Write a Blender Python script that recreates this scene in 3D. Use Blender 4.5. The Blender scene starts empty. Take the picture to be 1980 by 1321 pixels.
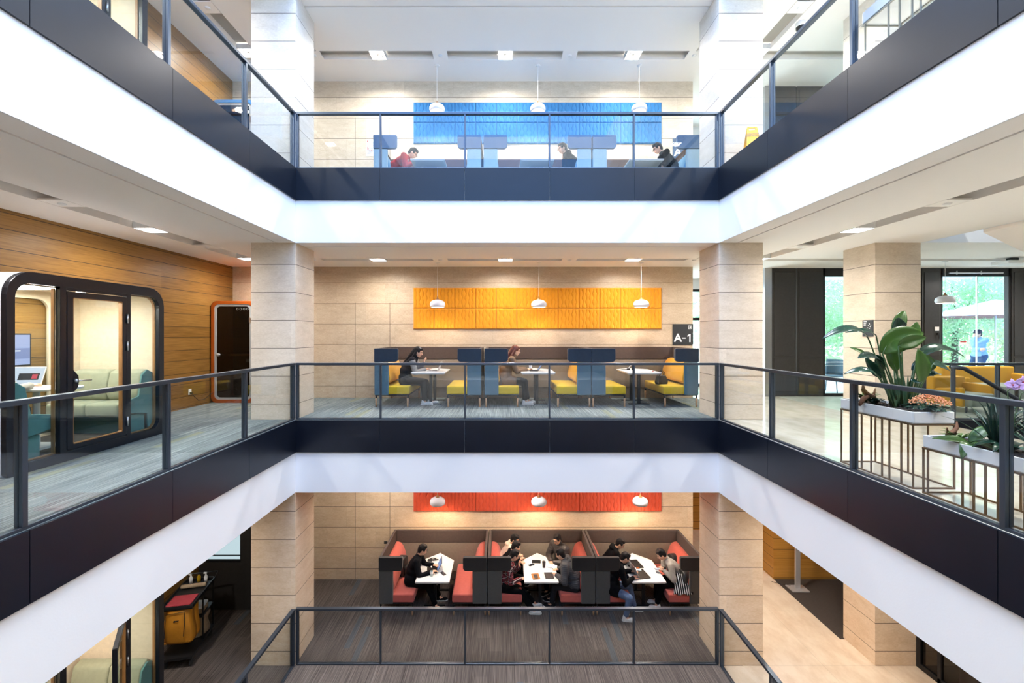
import bpy, bmesh, math, random
from mathutils import Vector, Matrix, noise
S = bpy.context.scene
COL = S.collection
R = math.radians
random.seed(7)

# ---------------------------------------------------------------- camera, sky, exposure
F_PX, EYE = 865.0, 1.517
cd = bpy.data.cameras.new('camera'); cam = bpy.data.objects.new('camera', cd); COL.objects.link(cam)
cam.location = (0, 0, EYE); cam.rotation_euler = (R(90), 0, 0)
cd.sensor_width = 36.0; cd.lens = 36.0 * F_PX / 1980; cd.shift_x = 19 / 1980; cd.shift_y = -12.5 / 1980
cd.clip_start = .05; cd.clip_end = 200
S.camera = cam
S.view_settings.view_transform = 'Standard'; S.view_settings.look = 'None'
S.view_settings.gamma = 1; S.view_settings.use_curve_mapping = False
S.view_settings.exposure = 1.08
S.cycles.max_bounces = 10; S.cycles.transparent_max_bounces = 16; S.cycles.diffuse_bounces = 7
S.cycles.glossy_bounces = 4
S.cycles.sample_clamp_indirect = 8; S.cycles.caustics_reflective = False; S.cycles.caustics_refractive = False
S.cycles.use_denoising = True

w = bpy.data.worlds.new('sky'); S.world = w; w.use_nodes = True
wn = w.node_tree.nodes; wl = w.node_tree.links
bg = wn['Background']
tc = wn.new('ShaderNodeTexCoord'); sp = wn.new('ShaderNodeSeparateXYZ'); rp = wn.new('ShaderNodeValToRGB')
wl.new(tc.outputs['Generated'], sp.inputs[0]); wl.new(sp.outputs['Z'], rp.inputs[0]); wl.new(rp.outputs[0], bg.inputs[0])
rp.color_ramp.elements[0].color = (.32, .58, 1, 1); rp.color_ramp.elements[0].position = .0
rp.color_ramp.elements[1].color = (.18, .42, 1, 1); rp.color_ramp.elements[1].position = .55
bg.inputs[1].default_value = 2.2
# sky whiter and brighter on the terrace side, deeper blue behind the camera
mrw = wn.new('ShaderNodeMapRange'); mrw.inputs[1].default_value = -.2; mrw.inputs[2].default_value = .6; wl.new(sp.outputs['Y'], mrw.inputs[0])
mxw = wn.new('ShaderNodeMix'); mxw.data_type = 'RGBA'; wl.new(mrw.outputs[0], mxw.inputs[0]); wl.new(rp.outputs[0], mxw.inputs[6]); mxw.inputs[7].default_value = (1.9, 2.1, 2.2, 1); wl.new(mxw.outputs[2], bg.inputs[0])

def lamp(name, kind, loc, energy, color=(1, 1, 1), rot=(0, 0, 0), size=.3, size_y=None, parent=None, spot=None, spread=None):
    l = bpy.data.lights.new(name, kind); l.energy = energy; l.color = color
    if kind == 'AREA':
        l.size = size
        if size_y: l.shape = 'RECTANGLE'; l.size_y = size_y
        if spread: l.spread = spread
    elif kind in ('POINT', 'SPOT'):
        l.shadow_soft_size = size
        if spot: l.spot_size, l.spot_blend = spot
    o = bpy.data.objects.new(name, l); COL.objects.link(o); o.location = loc; o.rotation_euler = rot
    if parent: o.parent = parent
    return o
# the diffusing skylight over the atrium
lamp('skylight_daylight', 'AREA', (.1, 3.6, 24.0), 4700, (.92, .96, 1), (0, 0, 0), 9, 11)

# ---------------------------------------------------------------- material helpers
def lin(c):
    if isinstance(c, str):
        c = [int(c[i:i + 2], 16) / 255 for i in (0, 2, 4)]
        c = [x / 12.92 if x <= .04045 else ((x + .055) / 1.055) ** 2.4 for x in c]
    return (c[0], c[1], c[2], 1)
MATS = {}
def mat(name, color, rough=.5, metal=0, spec=.5, emit=0, ecol=None, noise_amt=0, noise_scale=20, bump=0, bump_scale=200, sheen=0):
    if name in MATS: return MATS[name]
    m = bpy.data.materials.new(name); m.use_nodes = True; MATS[name] = m
    n = m.node_tree.nodes; l = m.node_tree.links; b = n['Principled BSDF']
    c = lin(color)
    b.inputs['Base Color'].default_value = c; b.inputs['Roughness'].default_value = rough
    b.inputs['Metallic'].default_value = metal; b.inputs['Specular IOR Level'].default_value = spec
    if sheen: b.inputs['Sheen Weight'].default_value = sheen
    if emit:
        b.inputs['Emission Color'].default_value = lin(ecol or color); b.inputs['Emission Strength'].default_value = emit
    t = n.new('ShaderNodeTexCoord')
    if noise_amt:
        nz = n.new('ShaderNodeTexNoise'); nz.inputs['Scale'].default_value = noise_scale; nz.inputs['Detail'].default_value = 4
        l.new(t.outputs['Object'], nz.inputs['Vector'])
        mr = n.new('ShaderNodeMapRange'); mr.inputs[1].default_value = .3; mr.inputs[2].default_value = .7
        mr.inputs[3].default_value = 1 - noise_amt; mr.inputs[4].default_value = 1 + noise_amt
        l.new(nz.outputs[0], mr.inputs[0])
        vm = n.new('ShaderNodeVectorMath'); vm.operation = 'SCALE'; vm.inputs[0].default_value = c[:3]
        l.new(mr.outputs[0], vm.inputs['Scale']); l.new(vm.outputs[0], b.inputs['Base Color'])
    if bump:
        nz2 = n.new('ShaderNodeTexNoise'); nz2.inputs['Scale'].default_value = bump_scale; nz2.inputs['Detail'].default_value = 2
        l.new(t.outputs['Object'], nz2.inputs['Vector'])
        bp = n.new('ShaderNodeBump'); bp.inputs['Strength'].default_value = bump; bp.inputs['Distance'].default_value = .01
        l.new(nz2.outputs[0], bp.inputs['Height']); l.new(bp.outputs[0], b.inputs['Normal'])
    return m
class NT:
    """tiny node-graph helper on world position"""
    def __init__(s, name):
        s.m = bpy.data.materials.new(name); s.m.use_nodes = True; s.n = s.m.node_tree.nodes; s.l = s.m.node_tree.links
        s.b = s.n['Principled BSDF']; s.geo = s.n.new('ShaderNodeNewGeometry')
        s.sep = s.n.new('ShaderNodeSeparateXYZ'); s.l.new(s.geo.outputs['Position'], s.sep.inputs[0])
    def pos(s, i): return s.sep.outputs[i]
    def put(s, sock, v):
        if isinstance(v, (int, float, tuple, list)): sock.default_value = v
        else: s.l.new(v, sock)
    def math(s, op, a, b=0, c=None):
        nd = s.n.new('ShaderNodeMath'); nd.operation = op; s.put(nd.inputs[0], a); s.put(nd.inputs[1], b)
        if c is not None: s.put(nd.inputs[2], c)
        return nd.outputs[0]
    def vec(s, x, y, z):
        nd = s.n.new('ShaderNodeCombineXYZ'); s.put(nd.inputs[0], x); s.put(nd.inputs[1], y); s.put(nd.inputs[2], z); return nd.outputs[0]
    def noise(s, v, scale, detail=3, rough=.5):
        nd = s.n.new('ShaderNodeTexNoise'); s.l.new(v, nd.inputs['Vector']); nd.inputs['Scale'].default_value = scale
        nd.inputs['Detail'].default_value = detail; nd.inputs['Roughness'].default_value = rough; return nd.outputs[0]
    def white(s, v):
        nd = s.n.new('ShaderNodeTexWhiteNoise'); nd.noise_dimensions = '3D'; s.l.new(v, nd.inputs['Vector']); return nd.outputs[0]
    def ramp(s, f, pts):
        nd = s.n.new('ShaderNodeValToRGB'); s.put(nd.inputs[0], f); e = nd.color_ramp.elements
        while len(e) < len(pts): e.new(.5)
        for k, (p, c) in enumerate(pts): e[k].position = p; e[k].color = lin(c)
        return nd.outputs[0]
    def mix(s, f, a, b, mode='MIX'):
        nd = s.n.new('ShaderNodeMix'); nd.data_type = 'RGBA'; nd.blend_type = mode
        s.put(nd.inputs[0], f); s.put(nd.inputs[6], a if not isinstance(a, str) else lin(a)); s.put(nd.inputs[7], b if not isinstance(b, str) else lin(b)); return nd.outputs[2]
    def bump(s, h, strength, dist=.01):
        nd = s.n.new('ShaderNodeBump'); nd.inputs['Strength'].default_value = strength; nd.inputs['Distance'].default_value = dist
        s.l.new(h, nd.inputs['Height']); s.l.new(nd.outputs[0], s.b.inputs['Normal'])
    def near_line(s, v, period, offset, width):
        """1 where v is within width of offset + k*period"""
        a = s.math('SUBTRACT', v, offset - period / 2); a = s.math('FLOORED_MODULO', a, period)
        a = s.math('ABSOLUTE', s.math('SUBTRACT', a, period / 2)); return s.math('LESS_THAN', a, width)
    def at(s, v, x, width): return s.math('LESS_THAN', s.math('ABSOLUTE', s.math('SUBTRACT', v, x)), width)
    def done(s, col, rough=.5, spec=.5):
        s.put(s.b.inputs['Base Color'], col); s.put(s.b.inputs['Roughness'], rough); s.b.inputs['Specular IOR Level'].default_value = spec; return s.m

def stone(name, z0, seams=False, tone=('b09a7e', 'cbb89d', 'dccbb2'), rough=.42):
    t = NT(name); X, Y, Z = t.pos(0), t.pos(1), t.pos(2)
    row = t.math('FLOOR', t.math('DIVIDE', t.math('SUBTRACT', Z, z0 + .28), .5))
    blk = t.math('FLOOR', t.math('MULTIPLY', t.math('ADD', X, t.math('MULTIPLY', row, .71)), 1 / 1.18))
    rnd = t.white(t.vec(blk, 0.0, row))
    v = t.vec(t.math('MULTIPLY', t.math('ADD', X, Y), .9), t.math('MULTIPLY', rnd, 9), t.math('MULTIPLY', Z, 2.4))
    vein = t.noise(v, 4, 9, .74)
    col = t.ramp(vein, [(.25, tone[0]), (.48, tone[1]), (.72, tone[2])])
    fine = t.noise(t.vec(t.math('MULTIPLY', t.math('ADD', X, Y), .8), 0.0, t.math('MULTIPLY', Z, 3)), 26, 4, .7)
    col = t.mix(.30, col, t.ramp(fine, [(.3, '9a8468'), (.6, 'e2d4bc')]), 'MULTIPLY') if False else t.mix(.22, col, t.ramp(fine, [(.32, 'a08a6c'), (.62, 'e6d9c4')]))
    shade = t.math('ADD', .93, t.math('MULTIPLY', rnd, .10)); g = t.vec(shade, shade, shade)
    col = t.mix(1.0, col, g, 'MULTIPLY')
    line = t.near_line(Z, .5, z0 + .28, .0045)
    if seams:
        low = t.math('LESS_THAN', Z, z0 + 2.30)
        s2 = t.math('MAXIMUM', t.at(X, -3.56, .005), t.at(X, -2.72, .005))
        line = t.math('MAXIMUM', line, t.math('MULTIPLY', s2, low))
        fr = t.math('FRACT', t.math('MULTIPLY', t.math('ADD', X, t.math('MULTIPLY', row, .71)), 1 / 1.18))
        seam = t.math('LESS_THAN', fr, .004)
        col = t.mix(t.math('MULTIPLY', seam, .35), col, '8a765c')
    col = t.mix(line, col, '4a3c2e')
    t.bump(t.math('SUBTRACT', t.math('MULTIPLY', vein, .25), line), .25, .004)
    return t.done(col, rough, .4)
def wood(name, z0, axis=1, a='6a4818', b='926a34', per=.48):
    t = NT(name); H = t.pos(axis); Z = t.pos(2)
    v = t.vec(t.math('MULTIPLY', H, .35), 0.0, t.math('MULTIPLY', Z, 9)); g = t.noise(v, 6, 6, .6)
    row = t.math('FLOOR', t.math('DIVIDE', Z, .24)); rnd = t.white(t.vec(row, 0.0, t.math('FLOOR', t.math('MULTIPLY', H, .35))))
    col = t.ramp(t.math('ADD', t.math('MULTIPLY', g, .8), t.math('MULTIPLY', rnd, .2)), [(.3, a), (.62, b)])
    line = t.math('MAXIMUM', t.near_line(Z, per, z0, .005), t.near_line(Z, per, z0 + .215, .005))
    col = t.mix(line, col, '3a2614'); t.bump(t.math('SUBTRACT', t.math('MULTIPLY', g, .15), line), .35, .004)
    return t.done(col, .42, .4)
def carpet(name, dark, mid_, light, tint):
    t = NT(name); X, Y, Z = t.pos(0), t.pos(1), t.pos(2)
    st = t.noise(t.vec(t.math('MULTIPLY', X, 1.0), t.math('MULTIPLY', Y, .006), 0.0), 80, 2, .8)
    st2 = t.noise(t.vec(t.math('MULTIPLY', X, 1.0), t.math('MULTIPLY', Y, .008), 0.0), 230, 1, .5)
    cx = t.math('FLOOR', t.math('MULTIPLY', X, 4)); cy = t.math('FLOOR', t.math('ADD', t.math('MULTIPLY', Y, 1.0), t.math('MULTIPLY', cx, .37)))
    rnd = t.white(t.vec(cx, cy, 0.0))
    f = t.math('ADD', t.math('MULTIPLY', st, .6), t.math('MULTIPLY', st2, .4)); f = t.math('ADD', f, t.math('MULTIPLY', t.math('SUBTRACT', rnd, .5), .06))
    col = t.ramp(f, [(.34, dark), (.5, mid_), (.66, light)])
    strip = t.math('MULTIPLY', t.math('GREATER_THAN', rnd, .93), t.math('LESS_THAN', t.math('FRACT', t.math('MULTIPLY', X, 4)), .45))
    col = t.mix(t.math('MULTIPLY', strip, .45), col, tint)
    t.bump(f, .3, .004)
    return t.done(col, .95, .1)
def marble(name, a, b, rough=.12):
    t = NT(name); X, Y = t.pos(0), t.pos(1)
    v = t.noise(t.vec(X, t.math('MULTIPLY', Y, .45), 0.0), 4, 7, .65)
    col = t.ramp(v, [(.32, a), (.6, b)])
    line = t.math('MAXIMUM', t.near_line(X, 1.05, 4.7, .003), t.near_line(Y, 1.6, 8.0, .003))
    col = t.mix(t.math('MULTIPLY', line, .4), col, '8a7458')
    return t.done(col, rough, .5)
def glass_mat(name, tint=(.955, .97, .97), ior=1.5, rough=0.0):
    m = bpy.data.materials.new(name); m.use_nodes = True; n = m.node_tree.nodes; l = m.node_tree.links; n.clear()
    o = n.new('ShaderNodeOutputMaterial'); mx = n.new('ShaderNodeMixShader'); tr = n.new('ShaderNodeBsdfTransparent'); gl = n.new('ShaderNodeBsdfGlossy')
    lw = n.new('ShaderNodeLayerWeight'); lw.inputs[0].default_value = .5
    pw = n.new('ShaderNodeMath'); pw.operation = 'POWER'; pw.inputs[1].default_value = 5; l.new(lw.outputs['Facing'], pw.inputs[0])
    f0 = ((ior - 1) / (ior + 1)) ** 2
    fr = n.new('ShaderNodeMath'); fr.operation = 'MULTIPLY_ADD'; fr.inputs[1].default_value = 1 - f0; fr.inputs[2].default_value = f0; l.new(pw.outputs[0], fr.inputs[0])
    tr.inputs[0].default_value = (*tint, 1); gl.inputs['Roughness'].default_value = rough
    l.new(fr.outputs[0], mx.inputs[0]); l.new(tr.outputs[0], mx.inputs[1]); l.new(gl.outputs[0], mx.inputs[2]); l.new(mx.outputs[0], o.inputs[0]); return m

M = dict(
    white=mat('white_plaster', (.82, .82, .82), .6, bump=.05, bump_scale=60),
    ceil=mat('ceiling_paint', (.93, .895, .865), .85, bump=.04, bump_scale=90),
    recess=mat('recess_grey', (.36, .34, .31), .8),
    black=mat('black_lacquered_panel', (.0045, .0068, .0135), .30, 0, .42, noise_amt=.12, noise_scale=3),  # navy in the base stands in for blue sky reflected on the upper band
    rail=mat('dark_anodised_metal', (.085, .105, .135), .32, .85),
    darkmetal=mat('matte_black_metal', (.012, .012, .013), .45, .3),
    steel=mat('brushed_steel', (.55, .55, .56), .28, 1.0, noise_amt=.06, noise_scale=60),
    glass=glass_mat('railing_glass'), pane=glass_mat('window_glass', (.90, .96, .97), 1.45),
    smoke=glass_mat('smoked_glass', (.45, .45, .45), 1.5),
    clear=glass_mat('clear_plastic', (.86, .92, .94), 1.35),
    darkwall=mat('charcoal_panelling', (.030, .027, .025), .42, .1, .5, noise_amt=.1),
    white_gloss=mat('white_gloss', (.80, .80, .80), .18),
    laminate=mat('white_laminate', (.66, .65, .64), .35),
    felt_beige=mat('beige_felt', 'd0c0a8', .95, bump=.3, bump_scale=120, noise_amt=.05),
    felt_brown=mat('brown_felt', '4a3d37', .95, bump=.4, bump_scale=220, noise_amt=.08),
    felt_taupe=mat('taupe_felt', '857868', .95, bump=.4, bump_scale=220, noise_amt=.06),
    beech=mat('beech_wood', 'c79a72', .5, noise_amt=.08, noise_scale=14),
    oak=mat('oak_trim', '9a6a3a', .45, noise_amt=.12, noise_scale=10),
    bronze=mat('bronze_tube', '765c42', .4, .6),
    soil=mat('dark_bark_soil', '2a1d14', .95, noise_amt=.5, noise_scale=40, bump=1, bump_scale=40),
    paper=mat('white_paper', (.85, .85, .83), .8), kraft=mat('kraft_card', 'a06a34', .8),
    plastic_black=mat('black_plastic', (.012, .012, .013), .35), rubber=mat('black_rubber', (.02, .02, .02), .7),
    chrome=mat('chrome', (.75, .75, .76), .12, 1.0),
)
def emis(name, color, strength):
    return mat(name, (.02, .02, .02), .4, emit=strength, ecol=color)
M['led'] = emis('led_white', (1, .97, .93), 14)
M['bulb'] = emis('warm_bulb', (1, .78, .52), 22)

# ---------------------------------------------------------------- mesh builder
class MB:
    def __init__(s): s.bm = bmesh.new()
    def _x(s, vs, mtx):
        if mtx is not None:
            for v in vs: v.co = mtx @ v.co
        return vs
    def box(s, a, b, mtx=None):
        x0, y0, z0 = a; x1, y1, z1 = b
        vs = [s.bm.verts.new(p) for p in ((x0, y0, z0), (x1, y0, z0), (x1, y1, z0), (x0, y1, z0), (x0, y0, z1), (x1, y0, z1), (x1, y1, z1), (x0, y1, z1))]
        for f in ((0, 3, 2, 1), (4, 5, 6, 7), (0, 1, 5, 4), (1, 2, 6, 5), (2, 3, 7, 6), (3, 0, 4, 7)): s.bm.faces.new([vs[i] for i in f])
        s._x(vs, mtx); return s
    def prism(s, poly, axis, h0, h1, mtx=None):
        """poly: 2-D outline, extruded along axis 0/1/2 from h0 to h1. Coordinates are the two other axes in order."""
        def P(u, v, h): return [(h, u, v), (u, h, v), (u, v, h)][axis]
        a = [s.bm.verts.new(P(u, v, h0)) for u, v in poly]; b = [s.bm.verts.new(P(u, v, h1)) for u, v in poly]
        n = len(poly); s.bm.faces.new(a); s.bm.faces.new(b[::-1])
        for i in range(n): s.bm.faces.new([a[i], b[i], b[(i + 1) % n], a[(i + 1) % n]])
        s._x(a + b, mtx); return s
    def ring_prism(s, outer, inner, axis, h0, h1, mtx=None):
        """extruded frame between two outlines of equal point count"""
        def P(p, h): u, v = p; return [(h, u, v), (u, h, v), (u, v, h)][axis]
        o0 = [s.bm.verts.new(P(p, h0)) for p in outer]; o1 = [s.bm.verts.new(P(p, h1)) for p in outer]
        i0 = [s.bm.verts.new(P(p, h0)) for p in inner]; i1 = [s.bm.verts.new(P(p, h1)) for p in inner]
        n = len(outer)
        for k in range(n):
            j = (k + 1) % n
            for q in ((o0[k], o0[j], o1[j], o1[k]), (i0[k], i1[k], i1[j], i0[j]), (o0[k], i0[k], i0[j], o0[j]), (o1[k], o1[j], i1[j], i1[k])): s.bm.faces.new(q)
        s._x(o0 + o1 + i0 + i1, mtx); return s
    def cyl(s, p0, p1, r0, r1=None, seg=12, caps=True):
        r1 = r0 if r1 is None else r1
        p0, p1 = Vector(p0), Vector(p1); d = (p1 - p0).normalized()
        u = d.orthogonal().normalized(); v = d.cross(u)
        rings = []
        for p, r in ((p0, r0), (p1, r1)):
            rings.append([s.bm.verts.new(p + (u * math.cos(2 * math.pi * k / seg) + v * math.sin(2 * math.pi * k / seg)) * r) for k in range(seg)])
        for k in range(seg): j = (k + 1) % seg; s.bm.faces.new((rings[0][k], rings[0][j], rings[1][j], rings[1][k]))
        if caps: s.bm.faces.new(rings[0][::-1]); s.bm.faces.new(rings[1])
        return s
    def tube(s, pts, r, seg=8):
        pts = [Vector(p) for p in pts]; rings = []; u = None
        rr = r if isinstance(r, (list, tuple)) else [r] * len(pts)
        for i, p in enumerate(pts):
            d = (pts[min(i + 1, len(pts) - 1)] - pts[max(i - 1, 0)]).normalized()
            u = d.orthogonal().normalized() if u is None else (u - d * u.dot(d)).normalized()
            v = d.cross(u)
            rings.append([s.bm.verts.new(p + (u * math.cos(2 * math.pi * k / seg) + v * math.sin(2 * math.pi * k / seg)) * rr[i]) for k in range(seg)])
        for a, b in zip(rings, rings[1:]):
            for k in range(seg): j = (k + 1) % seg; s.bm.faces.new((a[k], a[j], b[j], b[k]))
        s.bm.faces.new(rings[0][::-1]); s.bm.faces.new(rings[-1]); return s
    def lathe(s, prof, c=(0, 0, 0), seg=28, mtx=None):
        c = Vector(c); rings = []; vs = []
        for r, z in prof:
            if r < 1e-5: q = [s.bm.verts.new(c + Vector((0, 0, z)))]
            else: q = [s.bm.verts.new(c + Vector((r * math.cos(2 * math.pi * k / seg), r * math.sin(2 * math.pi * k / seg), z))) for k in range(seg)]
            rings.append(q); vs += q
        for a, b in zip(rings, rings[1:]):
            for k in range(seg):
                j = (k + 1) % seg
                if len(a) == 1 and len(b) == 1: continue
                if len(a) == 1: s.bm.faces.new((a[0], b[j], b[k]))
                elif len(b) == 1: s.bm.faces.new((a[k], a[j], b[0]))
                else: s.bm.faces.new((a[k], a[j], b[j], b[k]))
        s._x(vs, mtx); return s
    def ell(s, c, r, mtx=None, seg=16, rings=10):
        """ellipsoid centre c radii r, rotated by mtx (3x3)"""
        c = Vector(c); rows = []
        for i in range(rings + 1):
            a = math.pi * i / rings - math.pi / 2; z = math.sin(a); q = math.cos(a)
            if i in (0, rings): pts = [Vector((0, 0, z * r[2]))]
            else: pts = [Vector((q * math.cos(2 * math.pi * k / seg) * r[0], q * math.sin(2 * math.pi * k / seg) * r[1], z * r[2])) for k in range(seg)]
            rows.append([s.bm.verts.new(c + (mtx @ p if mtx is not None else p)) for p in pts])
        for a, b in zip(rows, rows[1:]):
            for k in range(seg):
                j = (k + 1) % seg
                if len(a) == 1: s.bm.faces.new((a[0], b[j], b[k]))
                elif len(b) == 1: s.bm.faces.new((a[k], a[j], b[0]))
                else: s.bm.faces.new((a[k], a[j], b[j], b[k]))
        return s
    def grid(s, fn, nu, nv, close=False):
        g = [[s.bm.verts.new(fn(i / nu, j / nv)) for j in range(nv + 1)] for i in range(nu + 1)]
        for i in range(nu):
            for j in range(nv): s.bm.faces.new((g[i][j], g[i + 1][j], g[i + 1][j + 1], g[i][j + 1]))
        return g
    def quad(s, a, b, c, d): s.bm.faces.new([s.bm.verts.new(p) for p in (a, b, c, d)]); return s
    def build(s, name, m, parent=None, bevel=0, smooth=False, seg=2, solid=0, kind=None, loc=None, rot=None, fixn=True):
        if fixn: bmesh.ops.recalc_face_normals(s.bm, faces=s.bm.faces)
        me = bpy.data.meshes.new(name); s.bm.to_mesh(me); s.bm.free()
        o = bpy.data.objects.new(name, me); COL.objects.link(o)
        me.materials.append(M[m] if isinstance(m, str) else m)
        if smooth: me.shade_smooth()
        if bevel:
            b = o.modifiers.new('bevel', 'BEVEL'); b.width = bevel; b.segments = seg; b.limit_method = 'ANGLE'; b.angle_limit = R(40)
            if smooth is None: me.shade_smooth()
        if solid: q = o.modifiers.new('solid', 'SOLIDIFY'); q.thickness = solid; q.offset = 0
        if parent: o.parent = parent
        if kind: o['kind'] = kind
        if loc: o.location = loc
        if rot: o.rotation_euler = rot
        return o
def thing(name, label, cat, loc=(0, 0, 0), rz=0, group=None):
    o = bpy.data.objects.new(name, None); COL.objects.link(o); o.location = loc; o.rotation_euler = (0, 0, rz)
    o.empty_display_size = .1; return tag(o, label, cat, group)
def tag(o, label, cat, group=None):
    o['label'] = label; o['category'] = cat
    if group: o['group'] = group
    return o
def dup(root, loc=None, rz=None, label=None, group=None, skip=()):
    def cp(o, parent):
        c = o.copy(); COL.objects.link(c)
        if parent: c.parent = parent
        for ch in list(kids.get(o.name, ())):
            if ch.name.split('.')[0] not in skip: cp(ch, c)
        return c
    kids = {}
    for o in COL.objects:
        if o.parent: kids.setdefault(o.parent.name, []).append(o)
    r = cp(root, None)
    if loc is not None: r.location = loc
    if rz is not None: r.rotation_euler = (0, 0, rz)
    if label: r['label'] = label
    if group: r['group'] = group
    return r
def struct(name, m, *boxes, bevel=0):
    b = MB()
    for q in boxes: b.box(q[0], q[1])
    return b.build(name, m, kind='structure', bevel=bevel)
def rrect(x0, y0, x1, y1, r, n=6):
    rs = r if isinstance(r, (tuple, list)) else (r,) * 4
    pts = []
    for (cx, cy, a0, q) in ((x0 + rs[0], y0 + rs[0], 180, rs[0]), (x1 - rs[1], y0 + rs[1], 270, rs[1]), (x1 - rs[2], y1 - rs[2], 0, rs[2]), (x0 + rs[3], y1 - rs[3], 90, rs[3])):
        for k in range(n + 1):
            a = R(a0 + 90 * k / n); pts.append((cx + q * math.cos(a), cy + q * math.sin(a)))
    return pts
def text(name, s, size, m, parent, loc, rot, depth=.002, align='CENTER', bold=0):
    c = bpy.data.curves.new(name, 'FONT'); c.body = s; c.size = size; c.extrude = depth; c.align_x = align; c.align_y = 'CENTER'; c.offset = bold
    o = bpy.data.objects.new(name + '_curve', c); me = bpy.data.meshes.new_from_object(o); bpy.data.objects.remove(o)
    me.materials.clear(); me.materials.append(M[m] if isinstance(m, str) else m)
    o = bpy.data.objects.new(name, me); COL.objects.link(o); o.parent = parent; o.location = loc; o.rotation_euler = rot
    return o
# ================================================================ STRUCTURE
XL, XR, YB = -3.70, 3.88, 8.0            # atrium void edges: left, right, back
YN = .46                                  # near edge of the void
WL, WB, XE = -6.53, 10.84, 13.5          # left wall, back wall, right extent
FLO, MID, UPP, TOP = -4.40, 0.0, 4.495, 9.0
CLO, CMI, CUP = -1.295, 3.17, 7.665      # ceilings of the lower, middle, upper storey
M['stone_lower'] = stone('travertine_lower', FLO - .02, True, ('c2a07c', 'd6b692', 'e4caaa'))
M['stone_mid'] = stone('travertine_middle', MID, True, ('a28c71', 'b8a288', 'c8b59c'))
M['stone_upper'] = stone('travertine_upper', UPP, True, ('b7a68e', 'cdbfa9', 'ddd1be'))
M['pstone_lower'] = stone('pillar_travertine_lower', FLO - .02, False, ('ccac88', 'dcc0a0', 'e8d2b8'))
M['pstone_mid'] = stone('pillar_travertine_middle', MID, False, ('c0ae98', 'd2c3af', 'ded0be'))
M['pstone_upper'] = stone('pillar_travertine_upper', UPP, False, ('c9c2b6', 'd8d2c8', 'e2ddd5'))
M['wood_mid'] = wood('oak_boards_middle', MID + .03)
M['wood_lower'] = wood('oak_boards_lower', FLO + .03, 0, 'a8742e', 'c08c42')
M['carpet_mid'] = carpet('grey_streaked_carpet', '363c3e', '6c7474', '9ea49e', '86845c')
M['carpet_low'] = carpet('brown_grey_carpet', '342d29', '534a44', '72685f', '40505a')
M['carpet_plain'] = mat('taupe_carpet', '3f3630', .95, bump=.3, bump_scale=150, noise_amt=.08)
M['marble_mid'] = marble('polished_cream_marble', 'b9b3a2', 'cfcabc', .10)
M['marble_low'] = marble('honed_beige_marble', 'cdb498', 'dfccb4', .30)
M['marble_green'] = marble('pale_grey_stone', '98a096', 'b4bab0', .3)

def slab_ring(name, m, z0, z1, x0=WL - .2, x1=XE, y0=-3.0, y1=11.3, right_void=False):
    b = MB()
    b.box((x0, YB, z0), (x1, y1, z1)); b.box((x0, y0, z0), (XL, YB, z1)); b.box((XL, y0, z0), (XR, YN, z1))
    if right_void: b.box((XR, y0, z0), (7.50, YB, z1))
    else: b.box((XR, y0, z0), (x1, YB, z1))
    return b.build(name, m, kind='structure')
# structural slab cores
slab_ring('slab', 'white', CLO + .16, -.05, right_void=True)
slab_ring('slab', 'white', CMI + .16, UPP - .05, right_void=True)
struct('slab', 'white', ((WL - .2, YB, CUP + .16), (XE, 13.4, TOP)), ((WL - .2, -3, CUP + .16), (XL, YB, TOP)), ((XR, -3, CUP + .16), (XE, YB, TOP)))
# floor finishes
EPS = .004
def floor_(name, m, x0, y0, x1, y1, z): return struct(name, m, ((x0, y0, z - .05), (x1, y1, z)))
for z, mc, m2, m3, xb, xc in ((FLO, 'carpet_low', 'marble_low', 'carpet_plain', 4.30, 6.575), (MID, 'carpet_mid', 'marble_mid', 'marble_green', 4.66, 6.76), (UPP, 'carpet_mid', 'marble_mid', 'marble_green', 4.66, 6.76)):
    yN = -3.0
    floor_('floor', mc, WL, YB, xb, 11.3, z)
    if z == FLO:
        floor_('floor', mc, WL, yN, 3.9, YB, z)
        floor_('floor', m2, 3.9, yN, XE, YB, z); floor_('floor', m2, xb, YB, xc, 14, z)
        floor_('floor', m2, xc, YB, XE, 8.70, z); floor_('floor', m3, xc, 8.70, XE, 12, z)
    else:
        floor_('floor', mc, WL, yN, XL, YB, z)
        floor_('floor', m2, XR, yN, 7.50, YB, z); floor_('floor', m2, xb, YB, xc, 13.4, z)
        floor_('floor', m3, xc, YB, XE, 11.3, z)
        if z == UPP: floor_('floor', m2, 7.50, yN, XE, YB - 3, z)
# basement slab under the lower floor
struct('slab', 'recess', ((WL - .2, -3, FLO - .4), (XE, 14, FLO - .051)))

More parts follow.
